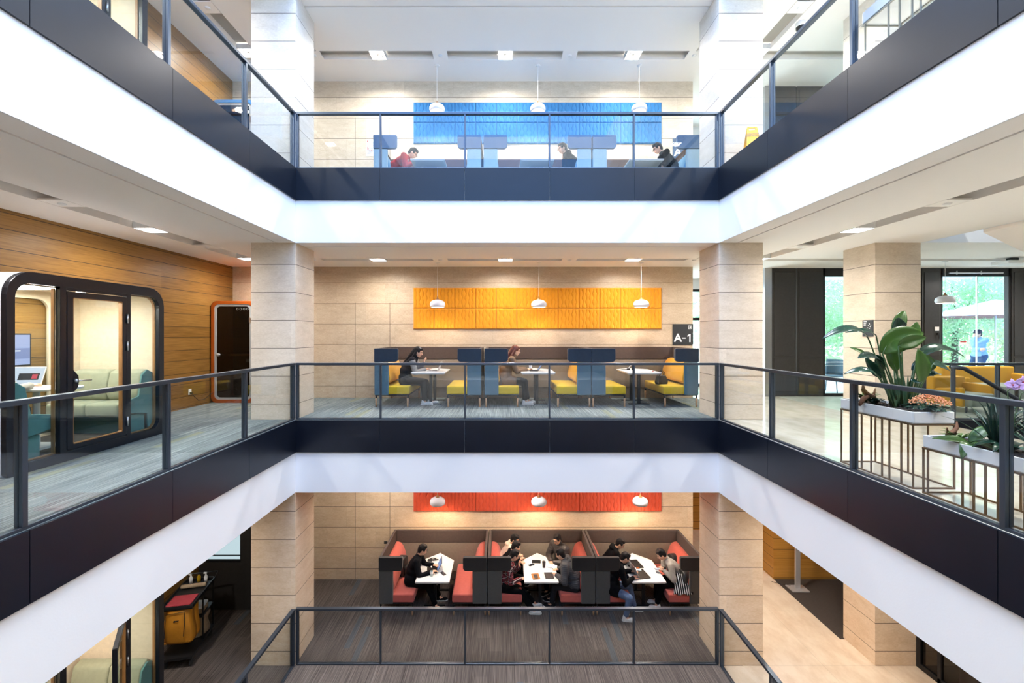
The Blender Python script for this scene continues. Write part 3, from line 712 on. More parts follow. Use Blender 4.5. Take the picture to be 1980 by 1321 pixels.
# ================================================================ MEETING POD
M['pod_shell'] = mat('pod_grey_shell', 'c3c8cc', .5)
M['pod_frame'] = mat('pod_dark_frame', (.004, .006, .012), .35, .1)
felt('sofa_green', '96977f'); felt('sofa_teal', '55807b')
M['pod_light'] = emis('pod_light_panel', (1, .95, .86), 9)
def pod(label, loc, door_angle=0):
    t = thing('meeting_pod', label, 'meeting pod', loc, 0)
    L, H, D_ = 2.20, 2.22, 1.24
    def ring(name, m, o, i, x0, x1, p=t, bv=0): return MB().ring_prism(o, i, 0, x0, x1).build(name, m, p, bevel=bv)
    out = rrect(0, .0, L, H, (.03, .03, .27, .27)); out2 = rrect(.02, .02, L - .02, H - .02, (.03, .03, .25, .25)); inn = rrect(.07, .09, L - .07, H - .09, (.03, .03, .2, .2))
    ring('shell', 'pod_shell', out, out2, -D_, -.05); ring('lining', 'felt_beige', out2, inn, -D_ + .01, -.05)
    rear_hole = rrect(.12, .12, 1.66, 2.02, .16)
    ring('rear_wall', 'felt_beige', out, rear_hole, -D_ - .02, -D_ + .02); 
    MB().box((-D_ - .004, .12, .12), (-D_ + .002, 1.66, 2.02)).build('rear_glass', 'glass', t)
    fi = rrect(.085, .11, L - .095, 2.09, (.14, .14, .17, .17))
    fr = ring('front_frame', 'pod_frame', rrect(0, 0, L, H, (.05, .05, .27, .27)), fi, -.05, .01, bv=.004)
    MB().box((-.05, .575, .10), (.008, .655, 2.12)).box((-.05, 1.515, .10), (.008, 1.585, 2.12)).box((-.05, .575, 2.055), (.006, 1.585, 2.12)).box((-.05, .575, .08), (.006, 1.585, .125)).build('mullion', 'pod_frame', t, bevel=.003)
    ring('reveal', 'oak', fi, rrect(.10, .125, L - .11, 2.075, (.13, .13, .16, .16)), -.085, -.05)
    MB().box((-.085, .557, .12), (-.05, .575, 2.07)).box((-.085, .655, .12), (-.05, .668, 2.06)).box((-.085, 1.5, .12), (-.05, 1.515, 2.06)).build('oak_lining', 'oak', t)
    MB().box((-.03, .10, .12), (-.022, .575, 2.085)).build('side_glass', 'pane', t); MB().box((-.03, 1.585, .12), (-.022, L - .10, 2.085)).build('side_glass', 'pane', t)
    # door, hinged at its far side
    d = bpy.data.objects.new('door', None); COL.objects.link(d); d.parent = t; d.location = (.012, 1.51, .13); d.rotation_euler = (0, 0, door_angle)
    w_, h_ = .85, 1.915
    o = rrect(-w_, 0, 0, h_, .01, 1); i = rrect(-w_ + .075, .055, -.062, h_ - .07, .012, 1)
    MB().ring_prism(o, i, 0, -.05, .0).build('door_leaf', 'pod_frame', d, bevel=.003)
    MB().ring_prism(i, rrect(-w_ + .083, .063, -.070, h_ - .078, .012, 1), 0, -.055, -.004).build('door_trim', 'oak', d)
    MB().box((-.03, -w_ + .07, .05), (-.023, -.055, h_ - .06)).build('door_glass', 'pane', d)
    MB().prism([(-w_ + .07, .68), (-w_ + .09, .70), (-w_ + .135, .75), (-w_ + .145, .82), (-w_ + .135, .89), (-w_ + .09, .94), (-w_ + .07, .96)], 0, -.045, .002).build('handle_plate', 'pod_frame', d)
    MB().cyl((.0, -w_ + .085, .83), (.045, -w_ + .085, .83), .022, seg=16).tube([(.045, -w_ + .085, .83), (.06, -w_ + .10, .83), (.06, -w_ + .25, .825)], .009).build('handle', 'steel', d, smooth=True)
    for z in (1.55, 1.17, .12): MB().cyl((.012, .0, z), (.012, .0, z + .13), .013).build('hinge', 'steel', d, smooth=True)
    MB().box((-1.05, .50, 2.09), (-.16, .92, 2.115)).build('ceiling_light', 'pod_light', t)
    MB().cyl((-.62, 1.50, 2.115), (-.62, 1.50, 2.10), .05, seg=20).build('spotlight', 'pod_light', t)
    lamp('pod_glow', 'AREA', (-.62, 1.0, 2.08), 30, (1, .93, .82), (0, 0, 0), .8, 1.2, parent=t)
    MB().box((-1.18, .07, .085), (-.06, L - .07, .10)).build('pod_floor', 'carpet_plain', t)
    # sofas at both ends
    for s, y0, f in ((0, .09, 1), (1, L - .09, -1)):
        Y = lambda v: y0 + f * v
        def bx(name, m, a, b, bv=.04, p=t):
            ys = sorted((Y(a[1]), Y(b[1]))); return MB().box((a[0], ys[0], a[2]), (b[0], ys[1], b[2])).build(name, m, p, bevel=bv, smooth=None, seg=3)
        for xa, xb in ((-1.16, -.62), (-.612, -.13)):
            bx('seat', 'sofa_green', (xa, .12, .36), (xb, .58, .55))
            sb = MB(); ys = [Y(v) for v in (.02, .13, .20, .24, .17, .02)]
            sb.prism(list(zip(ys, (.53, .53, .56, .66, .97, 1.01))), 0, xa, xb); sb.build('backrest', 'sofa_green', t, bevel=.03, smooth=None, seg=3)
        MB().prism([(Y(v), z) for v, z in ((0, .10), (0, .95), (.10, 1.0), (.20, .93), (.26, .62), (.58, .56), (.58, .42), (.10, .34), (.08, .10))], 0, -.125, -.095).build('sofa_side', 'sofa_teal', t, bevel=.01)
        bx('base', 'sofa_teal', (-1.16, .10, .10), (-.14, .40, .36), .01)
    MB().prism(rrect(-1.18, .66, -.14, 1.16, (.03, .20, .20, .03)), 2, .835, .862).build('tabletop', 'laminate', t, bevel=.006)
    MB().cyl((-.62, .91, .12), (-.62, .91, .835), .035, seg=20).box((-.80, .72, .10), (-.44, 1.10, .125)).build('table_leg', 'white', t)
    return t
p_mid = pod('meeting pod with dark frame and closed glass door on the middle gallery', (-5.24, 4.72, MID))
p_low = dup(p_mid, (-5.24, 4.72, FLO), 0, 'meeting pod with glass door ajar on the lowest gallery')
for o in COL.objects:
    if o.parent == p_low and o.name.startswith('door'): o.rotation_euler = (0, 0, R(34))
    if o.parent == p_low and o.name.startswith('pod_glow'): o.data = o.data.copy(); o.data.energy = 11
p_up = dup(p_mid, (-5.24, 4.40, UPP), 0, 'meeting pod on the top gallery behind the left railing')
# wall screen and laptop in the middle pod
t = thing('wall_screen', 'wall-mounted screen with pale blue picture inside the pod', 'screen', (-6.44, 5.10, 1.10))
MB().box((-.02, 0, 0), (.02, 1.0, .44)).build('bezel', 'plastic_black', t, bevel=.004)
M['scr_blue'] = emis('screen_blue', 'a4b0dc', .55); M['scr_dark'] = emis('screen_dark', '8592c4', .5); M['scr_txt'] = emis('screen_text', 'f4f6ff', .6)
sc_ = MB().box((.02, .02, .02), (.0215, .98, .42)).build('display', 'scr_blue', t)
MB().box((.0218, .02, .10), (.0222, .98, .24)).build('caption_band', 'scr_dark', sc_)
MB().box((.0224, .55, .20), (.0228, .86, .214)).box((.0224, .58, .18), (.0228, .80, .186)).build('caption_line', 'scr_txt', sc_)
def laptop(label, loc, rz, color='steel', scr=None, ang=110, sz=(.32, .22), name='laptop', lidc=None):
    t = thing(name, label, 'laptop', loc, rz); w2, d2 = sz
    MB().prism(rrect(-w2 / 2, 0, w2 / 2, d2, .012, 3), 2, 0.001, .014).build('base', color, t, bevel=.002)
    MB().box((-w2 / 2 + .02, d2 - .12, .014), (w2 / 2 - .02, d2 - .015, .0155)).box((-.045, .012, .014), (.045, .08, .0152)).build('keyboard', 'plastic_black', t)
    lid = bpy.data.objects.new('lid', None); COL.objects.link(lid); lid.parent = t; lid.location = (0, d2, .012); lid.rotation_euler = (-R(ang - 90), 0, 0)
    MB().prism(rrect(-w2 / 2, 0, w2 / 2, d2, .012, 3), 1, 0, .007).build('lid_shell', lidc or color, lid)
    MB().box((-w2 / 2 + .01, -.001, .015), (w2 / 2 - .01, 0, d2 - .01)).build('display', scr or 'scr_off', lid)
    return t
M['scr_off'] = mat('dark_screen', (.02, .025, .04), .12); M['scr_page'] = emis('bright_page', 'dfe6f4', .45); M['scr_code'] = emis('blue_page', '6f8fc4', .45)
M['white_alu'] = mat('silver_aluminium', (.62, .62, .63), .35, .6)
t = laptop('laptop showing a white page with dark and red banner on the pod table', (-6.05, 5.46, .863), R(10), 'white_alu', 'scr_page', 112, (.36, .25))
lid = [o for o in COL.objects if o.parent == t and o.name.startswith('lid')][0]
MB().box((-.10, -.0016, .07), (.13, -.0011, .16)).build('banner', 'plastic_black', lid)
M['red'] = emis('red_mark', 'd8304a', .5); MB().box((.05, -.0022, .085), (.11, -.0017, .145)).build('banner_mark', 'red', lid)
t = thing('drinking_cup', 'small pale cup on the pod table beside the laptop', 'cup', (-5.56, 5.60, .862))
MB().lathe([(0, 0), (.03, 0), (.038, .07), (.035, .07), (.028, .006), (0, .006)]).build('cup_body', 'white_gloss', t, smooth=True)

# ================================================================ PHONE PODS
M['pod_orange'] = mat('orange_lacquer', 'a04a0c', .4); M['pod_blue'] = mat('blue_lacquer', '2f6ea8', .4); M['seal'] = mat('grey_rubber_seal', 'a9aeb0', .5)
def phone_pod(label, loc, shell):
    t = thing('phone_booth', label, 'phone booth', loc)
    W_, H, D_ = .98, 2.28, .80
    o = rrect(0, .0, W_, H, .13, 7)
    MB().ring_prism(o, rrect(.03, .03, W_ - .03, H - .03, .11, 7), 1, 0, D_).build('shell', shell, t)
    MB().ring_prism(rrect(.001, .001, W_ - .001, H - .001, .13, 7), rrect(.075, .075, W_ - .075, H - .075, .10, 7), 1, -.02, .03).build('front_frame', shell, t, bevel=.006)
    MB().ring_prism(rrect(.076, .076, W_ - .076, H - .076, .10, 7), rrect(.12, .12, W_ - .12, H - .12, .08, 7), 1, -.012, .02).build('seal', 'seal', t)
    dr = MB().prism(rrect(.10, .10, W_ - .10, H - .10, .09, 7), 1, .0, .008).build('glass_door', 'smoke', t)
    MB().cyl((.16, -.06, 1.08), (.16, .01, 1.08), .035, seg=20).tube([(.16, -.06, 1.08), (.16, -.065, 1.08), (.24, -.065, 1.08)], .01).build('handle', 'steel', dr, smooth=True)
    MB().box((W_ - .13, -.02, 1.80), (W_ - .07, .012, 1.90)).box((W_ - .13, -.02, .30), (W_ - .07, .012, .40)).build('hinge', 'steel', dr)
    for k in range(4): MB().lathe([(.018, 0), (.025, 0)], seg=18, mtx=Matrix.Translation((.58 + k * .075, -.001, 2.10)) @ Matrix.Rotation(R(90), 4, 'X')).build('icon', 'seal', dr, fixn=False)
    MB().box((.03, D_ - .03, .05), (W_ - .03, D_, H - .05)).build('back_panel', 'felt_brown', t)
    MB().box((.10, .45, 1.03), (W_ - .10, D_ - .03, 1.07)).build('shelf', 'oak', t)
    MB().box((.03, .03, .03), (W_ - .03, D_ - .03, .06)).build('pod_floor', 'oak', t)
    MB().box((.34, D_ - .04, .86), (.42, D_ - .03, .94)).build('socket', 'seal', t)
    MB().cyl((.45, .4, H - .031), (.45, .4, H - .045), .14, seg=28).build('ceiling_light', 'pod_light' if shell == 'pod_blue' else 'seal', t)  # blue booth: added glowing disc in place of a lamp reflected in the glass
    return t
phone_pod('orange framed phone booth with smoked glass door behind the left pillar', (-6.50, 10.0, MID), 'pod_orange')
phone_pod('blue phone booth with ceiling disc glowing for a reflected lamp on the top gallery', (-6.50, 10.0, UPP), 'pod_blue')
t = thing('wall_socket', 'white double socket with black plug on the oak wall', 'socket', (WL, 9.35, .33))
MB().box((0, -.045, -.06), (.008, .045, .06)).build('plate', 'white_gloss', t, bevel=.002)
MB().box((.008, -.015, -.045), (.05, .02, -.01)).build('plug', 'plastic_black', t)
MB().tube([(.05, 0, -.03), (.07, .03, -.10), (.08, .15, -.20), (.10, .32, -.20), (.10, .48, -.13), (.06, .64, -.10)], .006, 6).build('cord', 'plastic_black', t, smooth=True)

# ================================================================ SIGNS
M['sign'] = mat('slate_sign', '26282b', .5); M['sign_blue'] = mat('slate_blue_sign', '34506e', .5); M['letter'] = mat('white_letter', (.85, .85, .85), .5)
t = thing('wall_sign', 'dark square sign reading A-1 at the right end of the middle back wall', 'sign', (4.13, WB, 1.285))
MB().box((0, -.02, 0), (.49, 0, .50)).build('panel', 'sign', t, bevel=.002)
text('lettering', 'A', .27, 'letter', t, (.12, -.021, .155), (R(90), 0, 0), bold=.006)
MB().box((.225, -.023, .145), (.305, -.02, .17)).prism([(.395, .06), (.425, .06), (.425, .255), (.398, .255), (.352, .222), (.352, .190), (.395, .219)], 1, -.023, -.02).build('lettering', 'letter', t)
MB().ring_prism(rrect(.37, .38, .45, .46, .004, 1), rrect(.378, .388, .442, .452, .004, 1), 1, -.0225, -.02).box((.385, -.0225, .405), (.41, -.02, .412)).box((.385, -.0225, .425), (.41, -.02, .432)).box((.418, -.0225, .40), (.432, -.02, .44)).build('icon', 'letter', t)
t = thing('wall_sign', 'blue grey sign with a white letter A on the top back wall', 'sign', (4.13, WB, UPP + 1.285))
MB().box((0, -.02, 0), (.49, 0, .50)).build('panel', 'sign_blue', t, bevel=.002)
text('lettering', 'A', .27, 'letter', t, (.12, -.021, .155), (R(90), 0, 0), bold=.006)
t = thing('directory_sign', 'small dark directory sign on the far right pillar', 'sign', (6.67, 8.03, 1.49))
MB().box((-.012, 0, 0), (0, .24, .30)).build('panel', 'sign', t, bevel=.002)
b = MB()
for y, z, w_, h_ in ((.19, .265, .05, .012), (.19, .24, .04, .006), (.19, .225, .03, .006), (.19, .21, .035, .006), (.19, .20, .03, .005)): b.box((-.0135, y - w_, z), (-.012, y + .02, z + h_))
for y, z in ((.07, .22), (.045, .20), (.10, .19), (.06, .17), (.08, .235), (.11, .15), (.15, .12), (.12, .10), (.07, .14)): b.box((-.0135, y, z), (-.012, y + .012, z + .012))
b.build('map_marks', 'letter', t)
t = thing('notice_sheet', 'pale notice sheet with red marks and small text on the top back wall', 'notice', (-3.30, WB, UPP + 1.36))
MB().box((0, -.006, 0), (.36, 0, .40)).build('sheet', 'paper', t)
M['ink'] = mat('grey_ink', (.25, .25, .27), .8); M['redink'] = mat('red_ink', 'b02a30', .8)
b = MB()
for k in range(14): b.box((.03 + (k % 3) * .02, -.0075, .05 + k * .024), (.12 + (k * 37 % 17) * .008, -.006, .058 + k * .024))
b.build('small_text', 'ink', t)
MB().box((.03, -.0078, .345), (.055, -.0065, .37)).box((.03, -.0078, .21), (.045, -.0065, .225)).box((.035, -.0078, .16), (.065, -.0065, .185)).box((.09, -.0078, .115), (.10, -.0065, .14)).box((.13, -.0078, .115), (.145, -.0065, .14)).build('red_marks', 'redink', t)
t = thing('door_access_panel', 'small white access panel with black handle on the charcoal panel by the terrace window', 'access panel', (10.66, 11.03, 1.62))
MB().box((0, -.015, 0), (.10, 0, .10)).build('panel', 'white_gloss', t); MB().box((.04, -.05, -.10), (.075, 0, -.05)).cyl((.08, -.04, -.07), (.08, -.04, -.20), .012).build('handle', 'plastic_black', t)
t = thing('electrical_outlet', 'small black socket on the stone wall beside the left coral booth', 'socket', (-2.86, WB, FLO + .86))
MB().box((0, -.012, 0), (.08, 0, .06)).build('plate', 'plastic_black', t)
# wet floor sign, top gallery right
M['caution'] = mat('yellow_plastic', 'f0b414', .4); 
t = thing('wet_floor_sign', 'yellow folding wet floor sign beside the right pillar on the top gallery', 'wet floor sign', (4.30, 7.70, UPP), R(-8)); t.scale = (.9, .9, .9)
for s in (1, -1):
    m = Matrix.Translation((0, s * .14, 0)) @ Matrix.Rotation(R(12) * s, 4, 'X')
    b = MB(); b.prism([(-.15, 0), (.15, 0), (.10, .62), (-.10, .62)], 1, -.008, .008, m); b.prism([(-.10, .62), (-.055, .62), (-.055, .655), (-.095, .655)], 1, -.008, .008, m); b.prism([(.055, .62), (.10, .62), (.095, .655), (.055, .655)], 1, -.008, .008, m); b.prism([(-.095, .655), (.095, .655), (.085, .685), (-.085, .685)], 1, -.008, .008, m)
    b.build('board', 'caution', t, bevel=.003)
text('warning_text', 'CAUTION\nWET FLOOR', .045, 'sign_blue', t, (0, -.052, .50), (R(90 - 12), 0, 0), .001)
# lean info column in the lower gallery
t = thing('display_column', 'slim grey display column on flat base, dark carpet of the lowest gallery', 'display stand', (6.88, 10.42, FLO))
MB().box((-.20, -.14, 0), (.20, .14, .02)).build('base', 'white_alu', t, bevel=.003); MB().box((-.055, -.02, .02), (.055, .02, 1.9)).build('post', 'white_alu', t)
MB().tube([(-.1, .1, .02), (-.25, .2, .01), (-.38, .22, .03), (-.42, .30, .01)], .006, 6).build('cord', 'plastic_black', t)
# ================================================================ PEOPLE
M['skin'] = mat('skin', 'd8a788', .55); M['hair_black'] = mat('black_hair', (.010, .008, .008), .65, spec=.2, bump=.5, bump_scale=70); M['hair_red'] = mat('auburn_hair', '5a2410', .4)
M['eye'] = mat('eye_dark', (.02, .015, .012), .3); M['lip'] = mat('lips', 'a8604e', .5)
def cloth(n, c, r=.9): M[n] = mat('cloth_' + n, c, r, spec=.15, bump=.3, bump_scale=60, noise_amt=.10); return n
cloth('black_cloth', '08080a'); cloth('suit', '0a0b0f'); cloth('coat_brown', '7c6450'); cloth('cream_cloth', 'e0c8ae'); cloth('grey_knit', '9a9389'); cloth('denim', '51617c'); cloth('dark_trouser', '050506')
cloth('red_cloth', 'a02430'); cloth('navy_cloth', '1c2536'); cloth('sky_knit', '7fa3c4'); cloth('shoe_white', 'd8d4cc'); cloth('shoe_black', '151516'); cloth('charcoal_cloth', '222226'); cloth('jean_blue', '2c4668')
def plaid():
    t = NT('plaid_shirt'); tc_ = t.n.new('ShaderNodeTexCoord'); sp_ = t.n.new('ShaderNodeSeparateXYZ'); t.l.new(tc_.outputs['Object'], sp_.inputs[0])
    x = t.math('ADD', sp_.outputs[0], sp_.outputs[1]); z = sp_.outputs[2]
    c = t.mix(t.near_line(x, .10, 0, .022), '2a1a1e', '7a3438'); c = t.mix(t.near_line(z, .10, 0, .022), c, '6a3034'); c = t.mix(t.near_line(x, .10, .05, .005), c, 'a89c98'); c = t.mix(t.near_line(z, .10, .05, .004), c, 'a89c98')
    return t.done(c, .9, .2)
def stripes(name, a, b_, per, w_, axis=2):
    t = NT(name); tc_ = t.n.new('ShaderNodeTexCoord'); sp_ = t.n.new('ShaderNodeSeparateXYZ'); t.l.new(tc_.outputs['Object'], sp_.inputs[0])
    v = sp_.outputs[axis]
    if axis == 3: v = sp_.outputs[0]
    return t.done(t.mix(t.near_line(v, per, 0, w_), a, b_), .9, .2)
def puffer(name, c, rough=.45):
    t = NT(name); tc_ = t.n.new('ShaderNodeTexCoord'); sp_ = t.n.new('ShaderNodeSeparateXYZ'); t.l.new(tc_.outputs['Object'], sp_.inputs[0])
    s = t.math('SINE', t.math('MULTIPLY', sp_.outputs[2], 95.0)); h = t.math('ABSOLUTE', s); t.bump(h, .5, .008)
    return t.done(lin(c), rough, .5)
M['plaid'] = plaid(); M['stripe_sleeve'] = stripes('striped_knit', '4a4a4c', 'a8a6a2', .018, .005); M['puffer_dark'] = puffer('dark_quilted_nylon', '2e2622'); M['puffer_grey'] = puffer('grey_quilted_nylon', '3a3a3d', .7)

def cap(b, p0, p1, r0, r1=None, seg=14):
    """tapered capsule"""
    r1 = r0 if r1 is None else r1; p0, p1 = Vector(p0), Vector(p1); d = p1 - p0; L = d.length
    if L < 1e-5: return b.ell(p0, (r0, r0, r0))
    q = Vector((0, 0, 1)).rotation_difference(d.normalized()).to_matrix().to_4x4(); q.translation = p0
    pr = [(r0 * math.cos(a), r0 * math.sin(a)) for a in (R(-90), R(-60), R(-30), 0)] + [(r1 * math.cos(a), L + r1 * math.sin(a)) for a in (0, R(30), R(60), R(90))]
    pr[0] = (0, -r0); pr[-1] = (0, L + r1)
    b.lathe(pr, (0, 0, 0), seg, q); return b
def ik(a, t, l1, l2, pole):
    a, t, pole = Vector(a), Vector(t), Vector(pole); d = t - a; L = min(d.length, (l1 + l2) * .995); dn = d.normalized()
    c = (l1 * l1 - l2 * l2 + L * L) / (2 * L); h = math.sqrt(max(l1 * l1 - c * c, 0)); p = (pole - dn * pole.dot(dn)).normalized()
    return a + dn * c + p * h, a + dn * L
def hand(b, w_, d, n, side, curl=25, spread=1.0, s=1.0):
    """w_ wrist, d finger direction, n palm direction, side = +1 when the thumb lies towards cross(d, n)"""
    d = Vector(d).normalized(); n = Vector(n); n = (n - d * n.dot(d)).normalized(); t = d.cross(n) * side
    mt = Matrix((t, d, n)).transposed()
    b.ell(w_ + d * .048 * s, (.040 * s, .054 * s, .017 * s), mt, 14, 8)
    for k, (o, L) in enumerate(((.030, .070), (.010, .078), (-.010, .072), (-.029, .056))):
        p = w_ + d * (.088 - abs(o) * .25) * s + t * o * s; dd = (d + t * o * 3 * spread).normalized(); a = R(curl + 4 * k); r = .0090 * s
        for q, f in enumerate((.44, .32, .24)):
            e = (dd * math.cos(a * (q * .9 + .4)) + n * math.sin(a * (q * .9 + .4))).normalized(); p2 = p + e * L * f * s
            cap(b, p, p2, r, r * .9, 8); p = p2; r *= .92
    p = w_ + d * .022 * s + t * .028 * s; p2 = p + (d * .6 + t * .75 + n * .25).normalized() * .042 * s; p3 = p2 + (d * .85 + t * .3 + n * .35).normalized() * .032 * s
    cap(b, p, p2, .0125 * s, .0105 * s, 8); cap(b, p2, p3, .0105 * s, .0085 * s, 8)
REM = []
def organic(b, name, m, parent, vox, smooth_it=3, disp=0):
    o = b.build(name, m, parent, smooth=True, fixn=False)
    r = o.modifiers.new('remesh', 'REMESH'); r.mode = 'VOXEL'; r.voxel_size = vox; r.use_smooth_shade = True
    sm = o.modifiers.new('smooth', 'SMOOTH'); sm.factor = .5; sm.iterations = smooth_it
    if disp:
        tx = bpy.data.textures.get('folds') or bpy.data.textures.new('folds', 'CLOUDS'); tx.noise_scale = .10; tx.noise_depth = 2
        dm = o.modifiers.new('folds', 'DISPLACE'); dm.texture = tx; dm.strength = disp; dm.mid_level = .5
    REM.append(o); return o
def person(label, loc, rz, lean=15, side_lean=0, head=(15, 0), hands=None, feet=None, stand=False, hip_z=.535, top='black_cloth', pants='dark_trouser', shoes='shoe_black', hair='short', hair_m='hair_black',
           fem=False, extra=(), puff=.0, slouch=10, curl=(25, 25), sleeves=None, hem=.0, group=None, knee_pole=None, elbow_out=.5, handdir=None):
    t = thing('person', label, 'person', loc, rz, group); V = Vector
    sw = .165 if fem else .185
    if stand: hip_z = .90
    hc = V((0, 0, hip_z)); a1, a2 = R(lean - slouch), R(lean + slouch); sl = R(side_lean)
    u1 = V((math.sin(sl), math.sin(a1) * math.cos(sl), math.cos(a1) * math.cos(sl))); u2 = V((math.sin(sl), math.sin(a2) * math.cos(sl), math.cos(a2) * math.cos(sl)))
    waist = hc + u1 * .20; chest = waist + u2 * .16; sc = waist + u2 * .29; rt = V((1, 0, 0)); rt = (rt - u2 * rt.dot(u2)).normalized(); fwd = u2.cross(rt)
    neck0 = sc + u2 * .03
    pi_, yw = R(head[0]), R(head[1]); hf = V((-math.sin(yw) * math.cos(pi_), math.cos(yw) * math.cos(pi_), -math.sin(pi_))); hr = V((math.cos(yw), math.sin(yw), 0)); hu = hr.cross(hf)
    neck1 = neck0 + (u2 * .5 + hu * .5).normalized() * .085; hd = neck1 + hu * .085 + hf * .022
    hm = Matrix((hr, hf, hu)).transposed()
    sh = {-1: sc - rt * sw, 1: sc + rt * sw}
    if hands is None: hands = {-1: (-.16, .36, .76), 1: (.16, .36, .76)}
    if feet is None: feet = {-1: (-.10, .46, .085), 1: (.10, .42, .085)}
    if stand: feet = feet if feet.get('ok') else {-1: (-.10, 0.0, .085), 1: (.10, .05, .085)}
    body = MB()
    cap(body, hc - V((.07, 0, 0)), hc + V((.07, 0, 0)), .115, .115); cap(body, hc, waist, .115, .11); body.ell(chest, (.16 if not fem else .145, .105, .17), Matrix((rt, fwd, u2)).transposed())
    cap(body, waist, chest, .115, .115); cap(body, sh[-1] + u2 * .0, sh[1], .055, .055); cap(body, neck0 - u2 * .03, neck1, .058, .050)
    # head: cranium, jaw, nose, ears, brow, chin, lips
    body.ell(hd + hu * .022 - hf * .010, (.074, .093, .092), hm, 20, 14); body.ell(hd - hu * .035 + hf * .018, (.060, .070, .078), hm, 18, 12); body.ell(hd - hu * .082 + hf * .050, (.030, .026, .024), hm)
    cap(body, hd + hu * .012 + hf * .078, hd - hu * .022 + hf * .100, .011, .015); body.ell(hd + hu * .034 + hf * .070, (.052, .018, .012), hm)
    for s in (-1, 1): body.ell(hd + hr * s * .074 - hf * .002 - hu * .008, (.010, .020, .030), hm); body.ell(hd + hr * s * .038 - hu * .024 + hf * .060, (.022, .020, .02), hm)
    body.ell(hd - hu * .052 + hf * .083, (.024, .010, .010), hm)
    arms = {}
    for s in (-1, 1):
        tgt = V(hands[s]); pole = V((s * elbow_out, -.15, -1)); el, wr = ik(sh[s], tgt, .285, .255, pole); arms[s] = (el, wr)
        cap(body, sh[s], el, .048, .038); cap(body, el, wr, .038, .026)
        hd_, hn_ = (handdir[s] if handdir and s in handdir else ((wr - el).normalized(), V((0, 0, -1))))
        n_ = V(hn_); d_ = V(hd_)
        if abs(d_.normalized().dot(n_.normalized())) > .9: n_ = V((0, 1, -.2))
        hand(body, wr, d_, n_, -s if True else s, curl[0 if s < 0 else 1])
    legs = {}
    for s in (-1, 1):
        h0 = hc + V((s * .09, 0, -.02)); kp = V(knee_pole[s]) if knee_pole and s in knee_pole else (V((s * .1, 1, .6)) if not stand else V((0, 1, 0)))
        kn, an = ik(h0, V(feet[s]), .43, .41 if not stand else .42, kp); legs[s] = (h0, kn, an)
        cap(body, h0, kn, .082, .055); cap(body, kn, an, .055, .036); fd = V((an.x - hc.x, 0, 0)) * .3 + V((0, 1, 0)); fd.normalize()
        cap(body, an - V((0, 0, .045)) - fd * .02, an + fd * .13 - V((0, 0, .055)), .036, .028)
        m3 = Matrix((fd.cross(V((0, 0, 1))), fd, V((0, 0, 1)))).transposed()
        shoe = MB(); shoe.ell(an + fd * .055 - V((0, 0, .052)), (.044, .135, .030), m3, 16, 10); cap(shoe, an - V((0, 0, .05)) - fd * .03, an + V((0, 0, .0)) - fd * .02, .045, .042); shoe.ell(an + fd * .12 - V((0, 0, .05)), (.045, .06, .035), m3)
        so = organic(shoe, 'shoe', shoes, t, .008, 2)
        sole = MB(); sole.prism([(an.x + (q[0] * m3[0][0] + q[1] * fd.x), an.y + (q[0] * m3[1][0] + q[1] * fd.y)) for q in rrect(-.045, -.085, .045, .19, .043, 5)], 2, an.z - .083, an.z - .068)
        sole.build('sole', 'shoe_white', so)
    organic(body, 'body', 'skin', t, .0068, 2)
    # trousers
    e = .014
    b = MB(); cap(b, hc - V((.075, 0, 0)), hc + V((.075, 0, 0)), .12 + e, .12 + e); cap(b, hc, hc + u1 * .10, .122, .12)
    for s in (-1, 1):
        h0, kn, an = legs[s]; cap(b, h0, kn, .088 + e, .062 + e); cap(b, kn, an + (kn - an).normalized() * .05, .062 + e, .045 + e)
    organic(b, 'trousers', pants, t, .012, 4, .010)
    # top
    q = .016 + puff; mt = Matrix((rt, fwd, u2)).transposed()
    b = MB(); b.ell(chest, ((.16 if not fem else .148) + q, .108 + q, .18 + q * .5), mt); cap(b, waist - rt * .03, waist + rt * .03, .118 + q, .118 + q); cap(b, hc + u1 * (.05 - hem) - rt * .05, hc + u1 * (.05 - hem) + rt * .05, .125 + q, .125 + q)
    cap(b, waist, chest, .12 + q, .12 + q); cap(b, sh[-1], sh[1], .058 + q, .058 + q); cap(b, neck0 - u2 * .02, neck0 + u2 * .028, .066 + q * .6, .060 + q * .3)
    if hem > .05:
        for s in (-1, 1): h0, kn, an = legs[s]; cap(b, hc + u1 * .08 + rt * s * .05, h0, .135 + q, .125 + q); cap(b, h0, h0 + (kn - h0) * (hem * 3.2), .125 + q, .10 + q); cap(b, waist, hc + u1 * .04, .125 + q, .14 + q)
    sl_ = b if not sleeves else MB()
    for s in (-1, 1):
        el, wr = arms[s]; cap(sl_, sh[s], el, .056 + q, .046 + q * .9); cap(sl_, el, wr - (wr - el) * .05, .046 + q * .9, .036 + q * .6)
    organic(b, 'jacket', top, t, .011, 4, .012)
    if sleeves: organic(sl_, 'sleeve', sleeves, t, .011, 4, .008)
    # hair
    b = MB()
